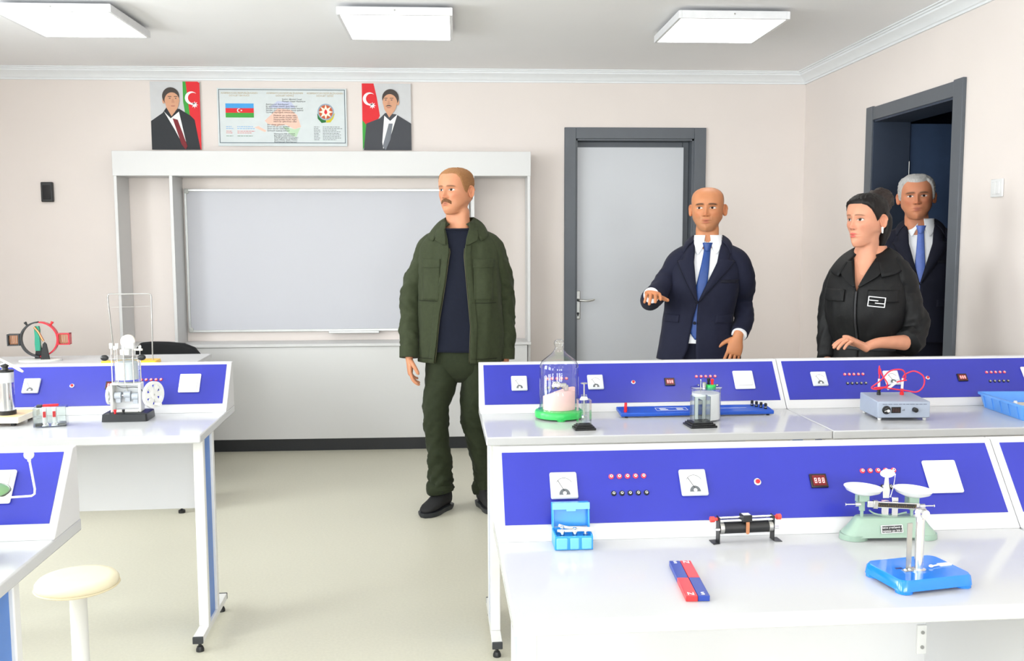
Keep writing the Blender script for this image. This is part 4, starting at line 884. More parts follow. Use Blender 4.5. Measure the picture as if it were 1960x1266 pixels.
def make_head(P):
    """returns verts, faces, colours and a dict of grids; head-local, face towards -Y, eyes at z=.004"""
    zs = np.concatenate([np.arange(-.26, -.133, .005), np.arange(-.132, -.085, .0018), np.arange(-.085, .032, .0015), np.arange(.032, .10, .0022), np.arange(.10, .1191, .0018)])
    N = 184; u = np.arange(N) * 2 * PI / N; phi = u - .48 * np.sin(u)
    T_ = HEAD_ROWS; w = cr1(T_[:, 0], T_[:, 1], zs); f = cr1(T_[:, 0], T_[:, 2], zs); b = cr1(T_[:, 0], T_[:, 3], zs); pe = cr1(T_[:, 0], T_[:, 4], zs)
    jaw = P.get('jaw', 1.0); k_ = 1 + (jaw - 1) * gs(zs + .085, .04); w = w * k_ * P.get('wide', 1.0)
    neck = P.get('neck', 1.0); kn = 1 + (neck - 1) * sstep(-.118, -.150, zs); w = w * kn
    fl = P.get('flare', 0.) * sstep(-.165, -.262, zs) ** 1.5; w = w + fl; f = f + fl * .75; b = b + fl * .6
    s_, c_ = np.sin(phi)[None, :], np.cos(phi)[None, :]
    e = (2 / pe)[:, None]
    X = w[:, None] * spow(s_, e * .97); Y = np.where(c_ > 0, -f[:, None] * np.abs(c_) ** e, b[:, None] * np.abs(c_) ** .92)
    Z = np.repeat(zs[:, None], N, 1)
    front = np.clip(c_ * 1.4, 0, 1) + 0 * Z
    X0 = X; X = X / P.get('wide', 1.0); ax = np.abs(X)
    d = np.zeros_like(Z)
    # nose
    nz = np.interp(Z, [-.047, -.041, -.034, -.026, -.010, .006, .020, .030], [0, .008, .0215, .0225, .0150, .0085, .0030, 0]) * P.get('nose', 1.0)
    ns = np.interp(Z, [-.045, -.032, -.01, .02], [.0115, .0105, .0078, .0085])
    d += nz * gs(X, ns)
    d += .0085 * gs(ax - .0135, .0058) * gs(Z + .034, .0062)
    # eyes, brows, cheeks
    d -= .0125 * gs(ax - .031, .0155) * gs(Z - .005, .0100)
    d += .0062 * gs(ax - .0315, .0118) * gs(Z - .003, .0060)
    d += .0022 * gs(ax - .0315, .0135) * gs(Z - .0120, .0026)
    d += .0040 * gs(ax - .028, .019) * gs(Z - .0245, .0062) * P.get('brow', 1.0)
    d += .0045 * gs(ax - .044, .015) * gs(Z + .022, .016) * P.get('cheek', 1.0)
    d -= .0030 * gs(ax - .036, .010) * gs(Z + .056, .014)
    d -= .0014 * gs(ax - (.020 + .10 * np.clip(-.036 - Z, 0, .05)), .0035) * sstep(-.075, -.055, Z) * (1 - sstep(-.042, -.034, Z)) * P.get('fold', 1.0)
    # mouth
    lw_ = P.get('lipw', .0215); op = P.get('open', 0.); L = P.get('lips', 1.0)
    ml = gs(X, lw_ * .95)
    d += .0045 * gs(X, .028) * gs(Z + .066, .018)
    d += .0034 * L * ml * gs(Z + .0605, .0036) + .0042 * L * ml * gs(Z + .0735 + op, .0042)
    d -= (.0042 + op * .6) * gs(X, lw_) * gs(Z + .0668 + op / 2, .0018 + op * .45)
    d -= .0030 * gs(X, .017) * gs(Z + .0835, .0038)
    d += .0060 * gs(X, .0160) * gs(Z + .1005, .0115) * P.get('chin', 1.0)
    Y = Y - d * front
    tilt_ = P.get('jawtilt', .036) * sstep(-.078, .012, Y) * sstep(-.035, -.115, Z) * sstep(-.24, -.125, Z)
    XF = X; ZF = Z; Z = Z + tilt_; X = X0 + .0020 * np.sign(X) * gs(ax - .055, .02) * gs(Z + .02, .02) * front
    nr = len(zs); V = np.stack([X, Y, Z], -1).reshape(-1, 3)
    F = [(i * N + j, i * N + (j + 1) % N, (i + 1) * N + (j + 1) % N, (i + 1) * N + j) for i in range(nr - 1) for j in range(N)]
    F.append(tuple(range((nr - 1) * N, nr * N)))
    # colour of the skin, lips, eyes and brows
    XR_ = X; X = XF; ZR_ = Z; Z = ZF
    C = np.zeros((nr, N, 4)); C[..., 3] = 1
    skin = np.array(lin(*P['skin'])[:3]); C[..., :3] = skin
    def mix(mask, rgb):
        c2 = np.array(lin(*rgb)[:3]); m_ = np.clip(mask, 0, 1)[..., None]; C[..., :3] = C[..., :3] * (1 - m_) + c2 * m_
    rn = np.array([noise.noise(Vector((x * 40, y * 40, z * 40))) for x, y, z in V]).reshape(nr, N)
    C[..., :3] *= (1 + .05 * rn)[..., None]
    fr = (front > .05)
    mix(.35 * gs(ax - .042, .02) * gs(Z + .028, .02) * fr * P.get('blush', 1), P['flush'])
    mix(.40 * gs(X, .014) * gs(Z + .03, .010) * fr, P['flush'])
    if P.get('stubble'): mix(P['stubble'] * sstep(-.035, -.055, Z) * sstep(-.135, -.115, Z) * sstep(.9, .4, np.abs(np.where(phi > PI, phi - 2 * PI, phi))[None, :] / 2 + 0 * Z), P.get('stubble_rgb', (120, 92, 74)))
    lipm = fr * ((np.abs(Z + .061) < (.0046 * (1 - (X / (lw_ * 1.05))**2))) | (np.abs(Z + .073 + op) < (.0055 * (1 - (X / (lw_ * .95))**2)))) * (ax < lw_ * 1.05)
    mix(lipm * P.get('lipmix', .7), P['lip'])
    mix(fr * gs(X, lw_ * .8) * gs(Z + .0668 + op / 2, .0012 + op * .4) * .75, (92, 44, 40))
    ph = np.abs(np.where(phi > PI, phi - 2 * PI, phi))[None, :] + 0 * Z
    gaze = P.get('gaze', 0.)
    for s in (-1, 1):
        ex = X - s * .0315; ez = Z - .0035; k2 = 1 - (ex / .0158) ** 2
        inside = fr * (k2 > 0) * (ez < .0062 * k2) * (ez > -.0050 * k2)
        mix(gs(ex, .018) * gs(ez, .0105) * .30 * fr, P.get('lid', (150, 104, 84)))
        mix(inside * .95, (214, 206, 200))
        mix(inside * (((ex - gaze) ** 2 + (ez - .0008) ** 2) < .0064 ** 2), (46, 28, 20))
        mix(inside * (((ex - gaze) ** 2 + (ez - .0008) ** 2) < .0030 ** 2), (10, 8, 8))
        mix(fr * (k2 > -.1) * gs(ez - .0061 * np.clip(k2, 0, 1) - .0006, .0013) * P.get('lash', .7), (40, 26, 22))
        bx = (ax - .031) / .0235
        bz = P.get('browz', .0215) + .0035 * (1 - bx ** 2) - .0015 * bx
        mix(fr * (X * s > 0) * (np.abs(bx) < 1) * gs(Z - bz, 1.15 * P.get('broww', .0034)) * np.clip(1.6 * (1 - bx ** 2), 0, 1) * P.get('browmix', .85), P['browc'])
    for s in (-1, 1): mix(fr * gs(X - s * .0085, .0035) * gs(Z + .0408, .0022) * .8, (84, 38, 34))
    if 'tint' in P:
        hl = np.interp(np.degrees(ph), *P['tint'][0]); mix(P['tint'][2] * sstep(0, .014, Z - hl), P['tint'][1])
    if 'hair' in P:
        hl = np.interp(np.degrees(ph), *P['hair'][0]); mix(.9 * sstep(-.005, .006, Z - hl) * (Z > -.09), P['hair'][1])
    X = XR_; Z = ZR_
    return dict(wide=P.get('wide', 1.0), V=V, F=F, C=C.reshape(-1, 4), X=X, Y=Y, Z=Z, ph=ph, nr=nr, N=N, front=front)

def ear_g(s, wide=1.0):
    """one ear, head-local"""
    g = G(); rings_ = []
    n = 20
    prof = ((1.0, 0.0), (1.04, .006), (.96, .0095), (.82, .0085), (.70, .004), (.45, .002), (.2, .004), (.02, .004))
    for q, h in prof:
        rg = []
        for k in range(n):
            a = 2 * PI * k / n
            yy = .0165 * q * math.cos(a) * (1.0 if math.sin(a) > 0 else .72); zz = .031 * q * math.sin(a)
            rg.append((s * (.0725 * wide + 1.25 * h + .62 * (yy + .010)), .014 + yy, -.006 + zz * 1.02 - .14 * yy))
        rings_.append(rg)
    return g.rings(rings_)

def grid_normals(h):
    X, Y, Z = h['X'], h['Y'], h['Z']; P_ = np.stack([X, Y, Z], -1)
    du = np.roll(P_, -1, 1) - np.roll(P_, 1, 1); dv = np.gradient(P_, axis=0); n = np.cross(du, dv)
    n /= np.linalg.norm(n, axis=-1, keepdims=True) + 1e-12
    c = P_ - np.array([0, .005, 0]); c[..., 2] = 0
    sgn = np.sign((n * c).sum(-1).mean()); return n * sgn
def shell(h, mask, thick, nz=.0, nsc=60., nst=(1, 1, 1)):
    """hair or moustache: the masked part of the head surface lifted by up to thick"""
    n = grid_normals(h); P_ = np.stack([h['X'], h['Y'], h['Z']], -1); N, nr = h['N'], h['nr']
    m_ = np.clip(mask, 0, 1); t_ = thick * (1 - (1 - m_) ** 2)
    if nz:
        q = np.array([noise.noise(Vector((p[0] * nsc * nst[0], p[1] * nsc * nst[1], p[2] * nsc * nst[2]))) for p in P_.reshape(-1, 3)]).reshape(nr, N); t_ = t_ * (1 + nz * q)
    t_ = np.where(mask > 0, t_, .004 * mask)                 # dips under the skin beyond the hairline, so the edge is a clean curve
    Q = (P_ + n * t_[..., None]); idx = -np.ones((nr, N), int); g = G(); on_ = mask > -.999
    for i in range(nr):
        for j in range(N):
            if on_[i, j]: idx[i, j] = len(g.v); g.v.append(tuple(Q[i, j]))
    for i in range(nr - 1):
        for j in range(N):
            q = (idx[i, j], idx[i, (j + 1) % N], idx[i + 1, (j + 1) % N], idx[i + 1, j])
            if min(q) >= 0: g.f.append(q)
    if on_[-1].all(): g.f.append(tuple(idx[-1]))
    return g

def remeshed(g, voxel, smooth_it=4):
    me = bpy.data.meshes.new('tmp'); me.from_pydata(g.v, [], g.f)
    bm = bmesh.new(); bm.from_mesh(me); bmesh.ops.recalc_face_normals(bm, faces=bm.faces); bm.to_mesh(me); bm.free()
    o = bpy.data.objects.new('tmp', me); COL.objects.link(o)
    m_ = o.modifiers.new('r', 'REMESH'); m_.mode = 'VOXEL'; m_.voxel_size = voxel
    if smooth_it:
        s_ = o.modifiers.new('s', 'SMOOTH'); s_.factor = .5; s_.iterations = smooth_it
    dg = bpy.context.evaluated_depsgraph_get(); e = o.evaluated_get(dg); mm = e.to_mesh()
    r = G(); r.add([tuple(v.co) for v in mm.vertices], [tuple(p.vertices) for p in mm.polygons]); e.to_mesh_clear()
    bpy.data.objects.remove(o); bpy.data.meshes.remove(me)
    return r

def limb(path, rad, n=22, rows=None, wr=None, cap=True, up=None):
    """smooth tapering tube through path; rad: list of r or (ra, rb); wr(point, t, angle) -> outward offset"""
    path = [Vector(p) for p in path]; m = len(path); L = [0.]
    for i in range(1, m): L.append(L[-1] + (path[i] - path[i - 1]).length)
    rows = rows or max(8, int(L[-1] / .012)); tt = np.linspace(0, L[-1], rows)
    co = [cr1(L, [p[k] for p in path], tt) for k in range(3)]
    ra = cr1(L, [r[0] if isinstance(r, tuple) else r for r in rad], tt); rb = cr1(L, [r[1] if isinstance(r, tuple) else r for r in rad], tt)
    pts = [Vector((co[0][i], co[1][i], co[2][i])) for i in range(rows)]
    a = Vector(up) if up else Vector((0, 1, 0)); rg = []
    for i in range(rows):
        T_ = (pts[min(rows - 1, i + 1)] - pts[max(0, i - 1)]).normalized(); a = (a - T_ * a.dot(T_)).normalized(); b = T_.cross(a)
        ring = []
        for k in range(n):
            an = 2 * PI * k / n; dirv = a * (ra[i] * math.cos(an)) + b * (rb[i] * math.sin(an)); p = pts[i] + dirv
            if wr: p = p + dirv.normalized() * wr(p, tt[i] / L[-1], an)
            ring.append(p)
        rg.append(ring)
    return G().rings(rg, cap)
def folds(amp, fx=14., fz=34., seed=0., where=None):
    def f(p, t_, an):
        a = amp * (noise.noise(Vector((p[0] * fx + seed, p[1] * fx, p[2] * fz + 2.2 * math.sin(an + seed)))) + .5 * noise.noise(Vector((p[0] * fx * 2, p[1] * fx * 2 + seed, p[2] * fz * 2))))
        return a * (where(t_) if where else 1)
    return f

def hand_g(o, L, A, N_, curls, spread=0., thumb=(.25, .35), sc=1.0, wrist=None, voxel=.0024):
    """a hand: wrist at o, L along the palm, A towards the thumb side, N_ out of the palm; curls: 4 x (base, mid, tip) degrees"""
    L = Vector(L).normalized(); N_ = Vector(N_); N_ = (N_ - L * N_.dot(L)).normalized(); A0 = Vector(A); A = L.cross(N_).normalized(); A = A if A.dot(A0) > 0 else -A
    o = Vector(o); P_ = lambda l, a, n: o + (L * l + A * a + N_ * n) * sc
    g = G()
    pr = []
    for l, hw, ht, off in ((-.035, .026, .021, 0), (0, .027, .020, 0), (.02, .032, .019, .001), (.045, .040, .0175, .001), (.070, .0425, .0155, 0), (.088, .041, .0125, -.001), (.097, .037, .008, -.001)):
        pr.append([P_(l, hw * math.cos(2 * PI * k / 24) * abs(math.cos(2 * PI * k / 24)) ** -.15 if abs(math.cos(2 * PI * k / 24)) > .01 else 0, off + ht * math.sin(2 * PI * k / 24)) for k in range(24)])
    g.rings(pr)
    if wrist: g.merge(limb([P_(-.02, 0, 0)] + [Vector(q) for q, r in wrist], [(.026 * sc, .021 * sc)] + [r for q, r in wrist], 20, up=A))
    fin = ((.031, .086, .070, .0088), (.0105, .091, .078, .0090), (-.0105, .089, .073, .0086), (-.030, .080, .057, .0076))
    for (a, l0, ln, r), (c0, c1, c2), sp in zip(fin, curls, (1, .3, -.4, -1.1)):
        p = P_(l0 - .012, a, 0); ang = 0; pts = [p]; rr_ = [r * sc * 1.05]
        sd = math.radians(spread * sp)
        for seg, c in ((.012 + .44 * ln, c0), (.31 * ln, c1), (.25 * ln, c2)):
            ang += R(c); dv = (L * math.cos(ang) + N_ * math.sin(ang)); dv = (dv * math.cos(sd) + A * math.sin(sd)).normalized()
            p = p + dv * seg * sc; pts.append(p)
        pts.insert(-1, pts[-2].lerp(pts[-1], .75))
        rr_ = [r * sc * 1.03, r * sc, r * sc * .93, r * sc * .82, r * sc * .45]
        g.merge(limb(pts, rr_, 12, rows=16, up=A))
    b, c = thumb
    p0 = P_(.018, .024, .006); d1_ = (L * .62 + A * math.sin(1.0 - b) * 1.0 + N_ * b).normalized(); p1 = p0 + d1_ * .040 * sc
    d2v = (L * (.75 + c * .2) + A * (.55 - c) + N_ * (b + .1)).normalized(); p2 = p1 + d2v * .031 * sc; p3 = p2 + (d2v + L * .2).normalized() * .024 * sc
    g.merge(limb([p0, p1, p2, p2.lerp(p3, .7), p3], [.0135 * sc, .0115 * sc, .0098 * sc, .0085 * sc, .0045 * sc], 12, rows=18, up=N_))
    return remeshed(g, voxel, 3)

class Torso:
    def __init__(s, lev, yaw=0., c=(0, 0), p=2.35): s.l = np.array(sorted(lev)); s.yaw = yaw; s.c = c; s.p = p; s.ca, s.sa = math.cos(yaw), math.sin(yaw)
    def par(s, z): l = s.l; return [float(cr1(l[:, 0], l[:, k], z)) for k in range(1, 5)]    # cx, cy, a, b
    def rot(s, x, y, z): return Vector((s.c[0] + s.ca * x - s.sa * y, s.c[1] + s.sa * x + s.ca * y, z))
    def pt(s, phi, z, off=0., wr=None):
        cx, cy, a, b = s.par(z); sn, cs = math.sin(phi), math.cos(phi); e = 2 / s.p
        x = a * math.copysign(abs(sn) ** e, sn); y = -b * math.copysign(abs(cs) ** e, cs)
        n = Vector((x / a ** 2, y / b ** 2, 0)).normalized()
        if wr: off += wr(Vector((x, y, z)), phi)
        return s.rot(cx + x + n.x * off, cy + y + n.y * off, z)
    def phi_x(s, x, z):
        cx, cy, a, b = s.par(z); q = max(-.985, min(.985, x / a)); return math.copysign(math.asin(abs(q) ** (s.p / 2)), q)
    def front(s, x, z, off=0., wr=None): return s.pt(s.phi_x(x, z), z, off, wr)
    def shell(s, z0, z1, rows=70, cols=88, xr=None, xl=None, off=0., wr=None, hem=None):
        """loft; xr(z), xl(z): the x of the two front edges (open front), None: closed"""
        g = G(); R_ = []
        for i in range(rows):
            u = i / (rows - 1); row = []
            z = z0 + (z1 - z0) * u
            if xr: p0, p1 = s.phi_x(xl(z), z), 2 * PI + s.phi_x(xr(z), z)
            else: p0, p1 = 0, 2 * PI
            for j in range(cols):
                ph = p0 + (p1 - p0) * j / (cols - 1 if xr else cols)
                zz = z + (hem(ph) * (1 - u) ** 3 if hem else 0)
                row.append(s.pt(ph, zz, off, wr))
            R_.append(row)
        n = cols; v = [p for r in R_ for p in r]; f = []
        for i in range(rows - 1):
            for j in range(n - (1 if xr else 0)): f.append((i * n + j, i * n + (j + 1) % n, (i + 1) * n + (j + 1) % n, (i + 1) * n + j))
        return g.add(v, f)
    def strip(s, z0, z1, x0, x1, off, rows=24, cols=8, wr=None):
        """patch on the front between the curves x0(z) and x1(z)"""
        v = []; f = []
        for i in range(rows):
            z = z0 + (z1 - z0) * i / (rows - 1)
            for j in range(cols):
                x = x0(z) + (x1(z) - x0(z)) * j / (cols - 1); o = off(z, j / (cols - 1)) if callable(off) else off
                v.append(s.front(x, z, o, wr))
        for i in range(rows - 1):
            for j in range(cols - 1): f.append((i * cols + j, i * cols + j + 1, (i + 1) * cols + j + 1, (i + 1) * cols + j))
        return G().add(v, f)
    def collar(s, ph0, topz, topr, lowz, off, rows=9, cols=60):
        """folded collar round the back of the neck from phi=ph0 to 2pi-ph0; topz, lowz, topr(phi)"""
        v = []; f = []
        for i in range(rows):
            u = i / (rows - 1)
            for j in range(cols):
                ph = ph0 + (2 * PI - 2 * ph0) * j / (cols - 1)
                cx, cy, a, b = s.par(topz(ph)); tr = topr(ph)
                A_ = s.rot(cx + tr[0] * math.sin(ph), cy - tr[1] * math.cos(ph), topz(ph)); B_ = s.pt(ph, lowz(ph), off)
                p = A_.lerp(B_, u); p += (p - s.rot(cx, cy, p.z)).normalized() * .010 * math.sin(PI * u) ; p.z += .006 * math.sin(PI * u)
                v.append(p)
        for i in range(rows - 1):
            for j in range(cols - 1): f.append((i * cols + j, i * cols + j + 1, (i + 1) * cols + j + 1, (i + 1) * cols + j))
        return G().add(v, f)
def pw(*kv):
    xs = [k for k, _ in kv]; ys = [v for _, v in kv]
    o = np.argsort(xs); xs = np.array(xs)[o]; ys = np.array(ys)[o]
    return lambda z: float(np.interp(z, xs, ys))

def shoe(par, heel, toe, name='shoe'):
    heel, toe = Vector(heel), Vector(toe); d = (toe - heel); L = d.length; d.normalize(); sd = Vector((-d.y, d.x, 0))
    def sect(t_, w, z0, z1, n=18): return [heel + d * (t_ * L) + sd * (w * math.cos(2 * PI * k / n)) + Vector((0, 0, (z0 + z1) / 2 + (z1 - z0) / 2 * math.copysign(abs(math.sin(2 * PI * k / n)) ** .8, math.sin(2 * PI * k / n)))) for k in range(n)]
    o = obj(name, G().rings([sect(-.01, .020, .024, .085), sect(.03, .034, .020, .115), sect(.18, .038, .020, .128), sect(.32, .040, .020, .122), sect(.45, .043, .020, .102), sect(.60, .047, .020, .080), sect(.78, .047, .020, .064), sect(.92, .036, .020, .052), sect(1.0, .016, .022, .042)]), mat('black_suede', (22, 22, 24), .75, var=.15, scale=80, bump=.3, bscale=400), par, smooth=80)
    m2 = mat('shoe_sole', (40, 43, 48), .45)
    rg = []
    for z, k in ((.0, .97), (.012, 1.04), (.026, 1.06)):
        ring = []
        for t_, w in ((-.04, .018), (.0, .034), (.1, .041), (.3, .040), (.45, .043), (.62, .051), (.8, .050), (.94, .037), (1.03, .014)): ring.append(heel + d * ((.5 + (t_ - .5) * k) * L) + sd * (w * k) + Vector((0, 0, z)))
        for t_, w in ((1.03, -.014), (.94, -.037), (.8, -.050), (.62, -.051), (.45, -.043), (.3, -.040), (.1, -.041), (.0, -.034), (-.04, -.018)): ring.append(heel + d * ((.5 + (t_ - .5) * k) * L) + sd * (w * k) + Vector((0, 0, z)))
        rg.append(ring)
    obj('sole', G().rings(rg), m2, o, smooth=40)
    lm = mat('shoe_lace', (14, 14, 15), .7)
    for q in range(4):
        t_ = .36 + .075 * q; zz = .124 - .012 * q - .010 * q * .5
        obj('lace', G().tube([heel + d * (t_ * L) - sd * .024 + Vector((0, 0, zz - .012)), heel + d * ((t_ + .02) * L) + Vector((0, 0, zz + .004)), heel + d * (t_ * L) + sd * .024 + Vector((0, 0, zz - .012))], .0028, 6), lm, o)
    p = heel + d * (.34 * L) + Vector((0, 0, .128))
    obj('lace_loop', G().tube(spl([p, p + d * .02 + sd * .03 + Vector((0, 0, .012)), p + d * .045 + sd * .052 - Vector((0, 0, .012)), p + d * .03 + sd * .03 - Vector((0, 0, .004)), p], 6), .0024, 6), lm, o)
    return o

def head_place(h, pos, yaw, pitch=0., roll=0., sc=1.0):
    return Matrix.Translation(Vector(pos)) @ Matrix.Rotation(yaw, 4, 'Z') @ Matrix.Rotation(pitch, 4, 'X') @ Matrix.Rotation(roll, 4, 'Y') @ Matrix.Scale(sc, 4)
skin_m = vcol('skin', .48, .35, bump=.12, bscale=500, sub=.12)

def body_mesh(par, h, M, skin, extra, core):
    """one mesh: head with neck and ears, hands, and the body core under the clothes"""
    g = G(); g.add([tuple(M @ Vector(p)) for p in h['V']], h['F']); cols = [tuple(c) for c in h['C']]
    base = lin(*skin); ear_c = tuple(base[k] * (1.0, .90, .86)[k] for k in range(3)) + (1,)
    for s in (-1, 1):
        e = ear_g(s, h['wide']); e.xf(M); g.merge(e); cols += [ear_c] * len(e.v)
    c_ = remeshed(core, .012, 2); g.merge(c_); cols += [base] * len(c_.v)
    for x in extra:
        g.merge(x)
        for v in x.v:
            q = 1 + .07 * noise.noise(Vector(v) * 35); cols.append((base[0] * q, base[1] * q * .97, base[2] * q * .95, 1))
    return obj('body', g, skin_m, par, smooth=180, cols=cols)
def core_body(T, arms, legs, zlo, zhi):
    g = G(); n = 20; rg = []
    for z in np.linspace(zlo, zhi, 14):
        cx, cy, a, b = T.par(z); rg.append([T.rot(cx + (a * .82) * math.cos(2 * PI * k / n), cy + (b * .80) * math.sin(2 * PI * k / n), z) for k in range(n)])
    g.rings(rg)
    for path, rad in arms + legs: g.merge(limb(path, [max(.02, (r[0] if isinstance(r, tuple) else r) * .72) for r in rad], 12))
    return g

def cloth(name, rgb, rough=.85, bump=.25, bscale=900, sheen=.03, var=.06, spec=.3): return mat(name, rgb, rough, var=var, scale=60, bump=bump, bscale=bscale, sheen=sheen, spec=spec)

# ---- man in the olive field jacket
def person_a():
    t = thing('person', (0.0, 4.97, 0), 0, 'man in open olive-green field jacket and trousers standing by the whiteboard', 'person', 'people standing in the classroom')
    yaw = R(-9)
    lev = [(.72, .0, .01, .205, .128), (.80, .0, .01, .222, .140), (.95, 0, .01, .224, .145), (1.10, 0, .01, .216, .146), (1.25, 0, .012, .215, .142), (1.35, 0, .015, .212, .132), (1.41, 0, .016, .200, .118), (1.455, .0, .016, .172, .106), (1.49, 0, .014, .128, .096), (1.52, 0, .012, .092, .086), (1.56, 0, .014, .078, .078)]
    T = Torso(lev, yaw, (.012, 0))
    olive = cloth('olive_cotton', (50, 57, 36), .82, bump=.35, bscale=500, var=.10)
    olive2 = cloth('olive_trousers', (38, 45, 26), .85, bump=.3, bscale=500, var=.10)
    navy = cloth('navy_tshirt', (15, 20, 36), .9)
    def wr(p, ph):
        v = noise.noise(Vector((p.x * 16, p.y * 16, p.z * 3.4 + 1.7))) * .013 + noise.noise(Vector((p.x * 34, p.y * 30, p.z * 7))) * .006
        return v * float(np.interp(p.z, [.75, .9, 1.40, 1.48], [1, .9, .8, .2]))
    xr = pw((1.56, -.052), (1.50, -.058), (1.45, -.045), (1.38, -.034), (1.25, -.052), (1.05, -.085), (.80, -.115), (.70, -.118)); xl = pw((1.56, .055), (1.50, .060), (1.45, .050), (1.36, .046), (1.2, .062), (1.0, .078), (.80, .070), (.70, .068))
    hem = lambda ph: 0
    jk = obj('jacket', T.shell(.805, 1.535, 84, 110, xr, xl, .010, wr), olive, t, smooth=180, solid=.005)
    # plackets, flaps, seams
    obj('placket', T.strip(.806, 1.42, lambda z: xr(z) - .030, lambda z: xr(z) + .002, lambda z, u: .0135, 60, 6, wr), olive, jk, smooth=180, solid=.004)
    obj('placket', T.strip(.806, 1.42, lambda z: xl(z) - .002, lambda z: xl(z) + .030, lambda z, u: .0135, 60, 6, wr), olive, jk, smooth=180, solid=.004)
    zipm = mat('zip_metal', (66, 66, 44), .5, .5)
    obj('zip', T.strip(.81, 1.40, lambda z: xl(z) - .007, lambda z: xl(z) - .002, .008, 60, 3, wr), zipm, jk, solid=.002)
    obj('zip', T.strip(.81, 1.40, lambda z: xr(z) + .002, lambda z: xr(z) + .007, .008, 60, 3, wr), zipm, jk, solid=.002)
    for a, b in ((-.172, -.078), (.088, .182)):
        obj('pocket_flap', T.strip(1.300, 1.346, lambda z: a, lambda z: b - (.006 if z < 1.303 else 0), lambda z, u: .0185 - .004 * abs(2 * u - 1), 10, 14, wr), olive, jk, smooth=180, solid=.006)
        obj('pocket', T.strip(1.135, 1.32, lambda z: a + .004, lambda z: b - .004, .0135, 20, 14, wr), olive, jk, smooth=180, solid=.003)
    for z, a, b in ((1.128, -.19, -.09), (1.118, .078, .19), (.828, -.2, -.12), (.828, .072, .2)):
        obj('seam', T.strip(z, z + .004, lambda q: a, lambda q: b, .0135, 3, 20, wr), cloth('olive_seam', (30, 34, 19), .9), jk, solid=.002)
    # collar
    fr_ = lambda ph: max(0, math.cos(ph)) ** 1.0
    obj('collar', T.collar(R(36), lambda ph: 1.562 - .045 * fr_(ph), lambda ph: (.073, .070), lambda ph: 1.488 - .068 * fr_(ph) ** 1.3, .016), olive, jk, smooth=180, solid=.004)
    for s in (-1, 1):
        obj('collar_point', T.strip(1.418, 1.500, (lambda z: (.052 if s > 0 else -.046) * 1 + s * .0 ) if False else (lambda z: s * np.interp(z, [1.418, 1.45, 1.50], [.052, .050, .058])), lambda z: s * np.interp(z, [1.418, 1.440, 1.47, 1.50], [.062, .104, .106, .094]), .019, 18, 10), olive, jk, smooth=180, solid=.005)
    # T-shirt
    ts = [(z, cx, cy, a - .008, b - .004) for z, cx, cy, a, b in lev if z < 1.5] + [(1.508, 0, .010, .100, .090), (1.530, 0, .010, .084, .082)]
    T2 = Torso(ts, yaw, (.012, 0))
    wr2 = lambda p, ph: noise.noise(Vector((p.x * 14, p.y * 14, p.z * 5))) * .005
    sh = obj('t_shirt', T2.shell(.862, 1.498, 50, 72, None, None, 0, wr2, hem=lambda ph: 0), navy, t, smooth=180, solid=.003)
    obj('neck_band', G().tube([T2.pt(2 * PI * k / 48, 1.496 + .022 * (1 - math.cos(2 * PI * k / 48)) / 2, .0) for k in range(48)], .006, 8, True), navy, sh, smooth=80)
    # sleeves
    S = lambda x, y, z: T.rot(x, y, z)
    slv = lambda t_: float(np.interp(t_, [0, .2, .45, .6, .8, 1], [.1, .4, 1.2, 1.3, 1.0, .9]))
    pr_ = [S(-.045, .03, 1.478), S(-.110, .026, 1.456), S(-.162, .022, 1.415), S(-.196, .022, 1.33), Vector((-.246, .03, 1.155)), Vector((-.252, .01, 1.00)), Vector((-.256, -.03, .832))]
    pl_ = [S(.045, .03, 1.478), S(.110, .026, 1.456), S(.162, .022, 1.415), S(.194, .025, 1.33), Vector((.246, .04, 1.155)), Vector((.254, .03, 1.00)), Vector((.248, .0, .815))]
    ra = [(.045, .030), (.064, .044), (.074, .058), (.072, .060), (.064, .057), (.058, .053), (.052, .048)]
    for pth, sd in ((pr_, 1.3), (pl_, 7.7)):
        sl_ = obj('sleeve', limb(pth, ra, 36, rows=70, wr=folds(.0105, 13, 24, sd, slv)), olive, t, smooth=180)
        e = Vector(pth[-1]); f_ = (e - Vector(pth[-2])).normalized()
        obj('cuff', limb([e - f_ * .055, e - f_ * .02, e + f_ * .004], [(.058, .053), (.0575, .0525), (.057, .052)], 30, rows=8), olive, sl_, smooth=60)
    # trousers
    pel = Torso([(.69, -.0, .015, .030, .05), (.715, 0, .015, .09, .085), (.75, 0, .012, .150, .108), (.79, 0, .01, .178, .119), (.85, 0, .01, .184, .124), (.98, 0, .01, .176, .118)], yaw, (.012, 0))
    tr = obj('trousers', pel.shell(.692, .985, 36, 60, None, None, 0, lambda p, ph: noise.noise(p * 14) * .004), olive2, t, smooth=180)
    legw = lambda t_: float(np.interp(t_, [0, .35, .5, .6, .85, 1], [.5, .7, 1.3, 1.0, 1.6, 2.2]))
    lr = [S(-.088, .01, .86), S(-.098, .0, .74), (-.122, -.02, .53), (-.108, -.01, .32), (-.100, -.005, .17), (-.098, -.02, .105)]
    ll = [S(.082, .01, .86), S(.092, .02, .74), (.078, .02, .53), (.112, .05, .32), (.145, .075, .17), (.152, .07, .08)]
    rl = [(.112, .094), (.108, .092), (.078, .068), (.070, .064), (.070, .064), (.074, .068)]
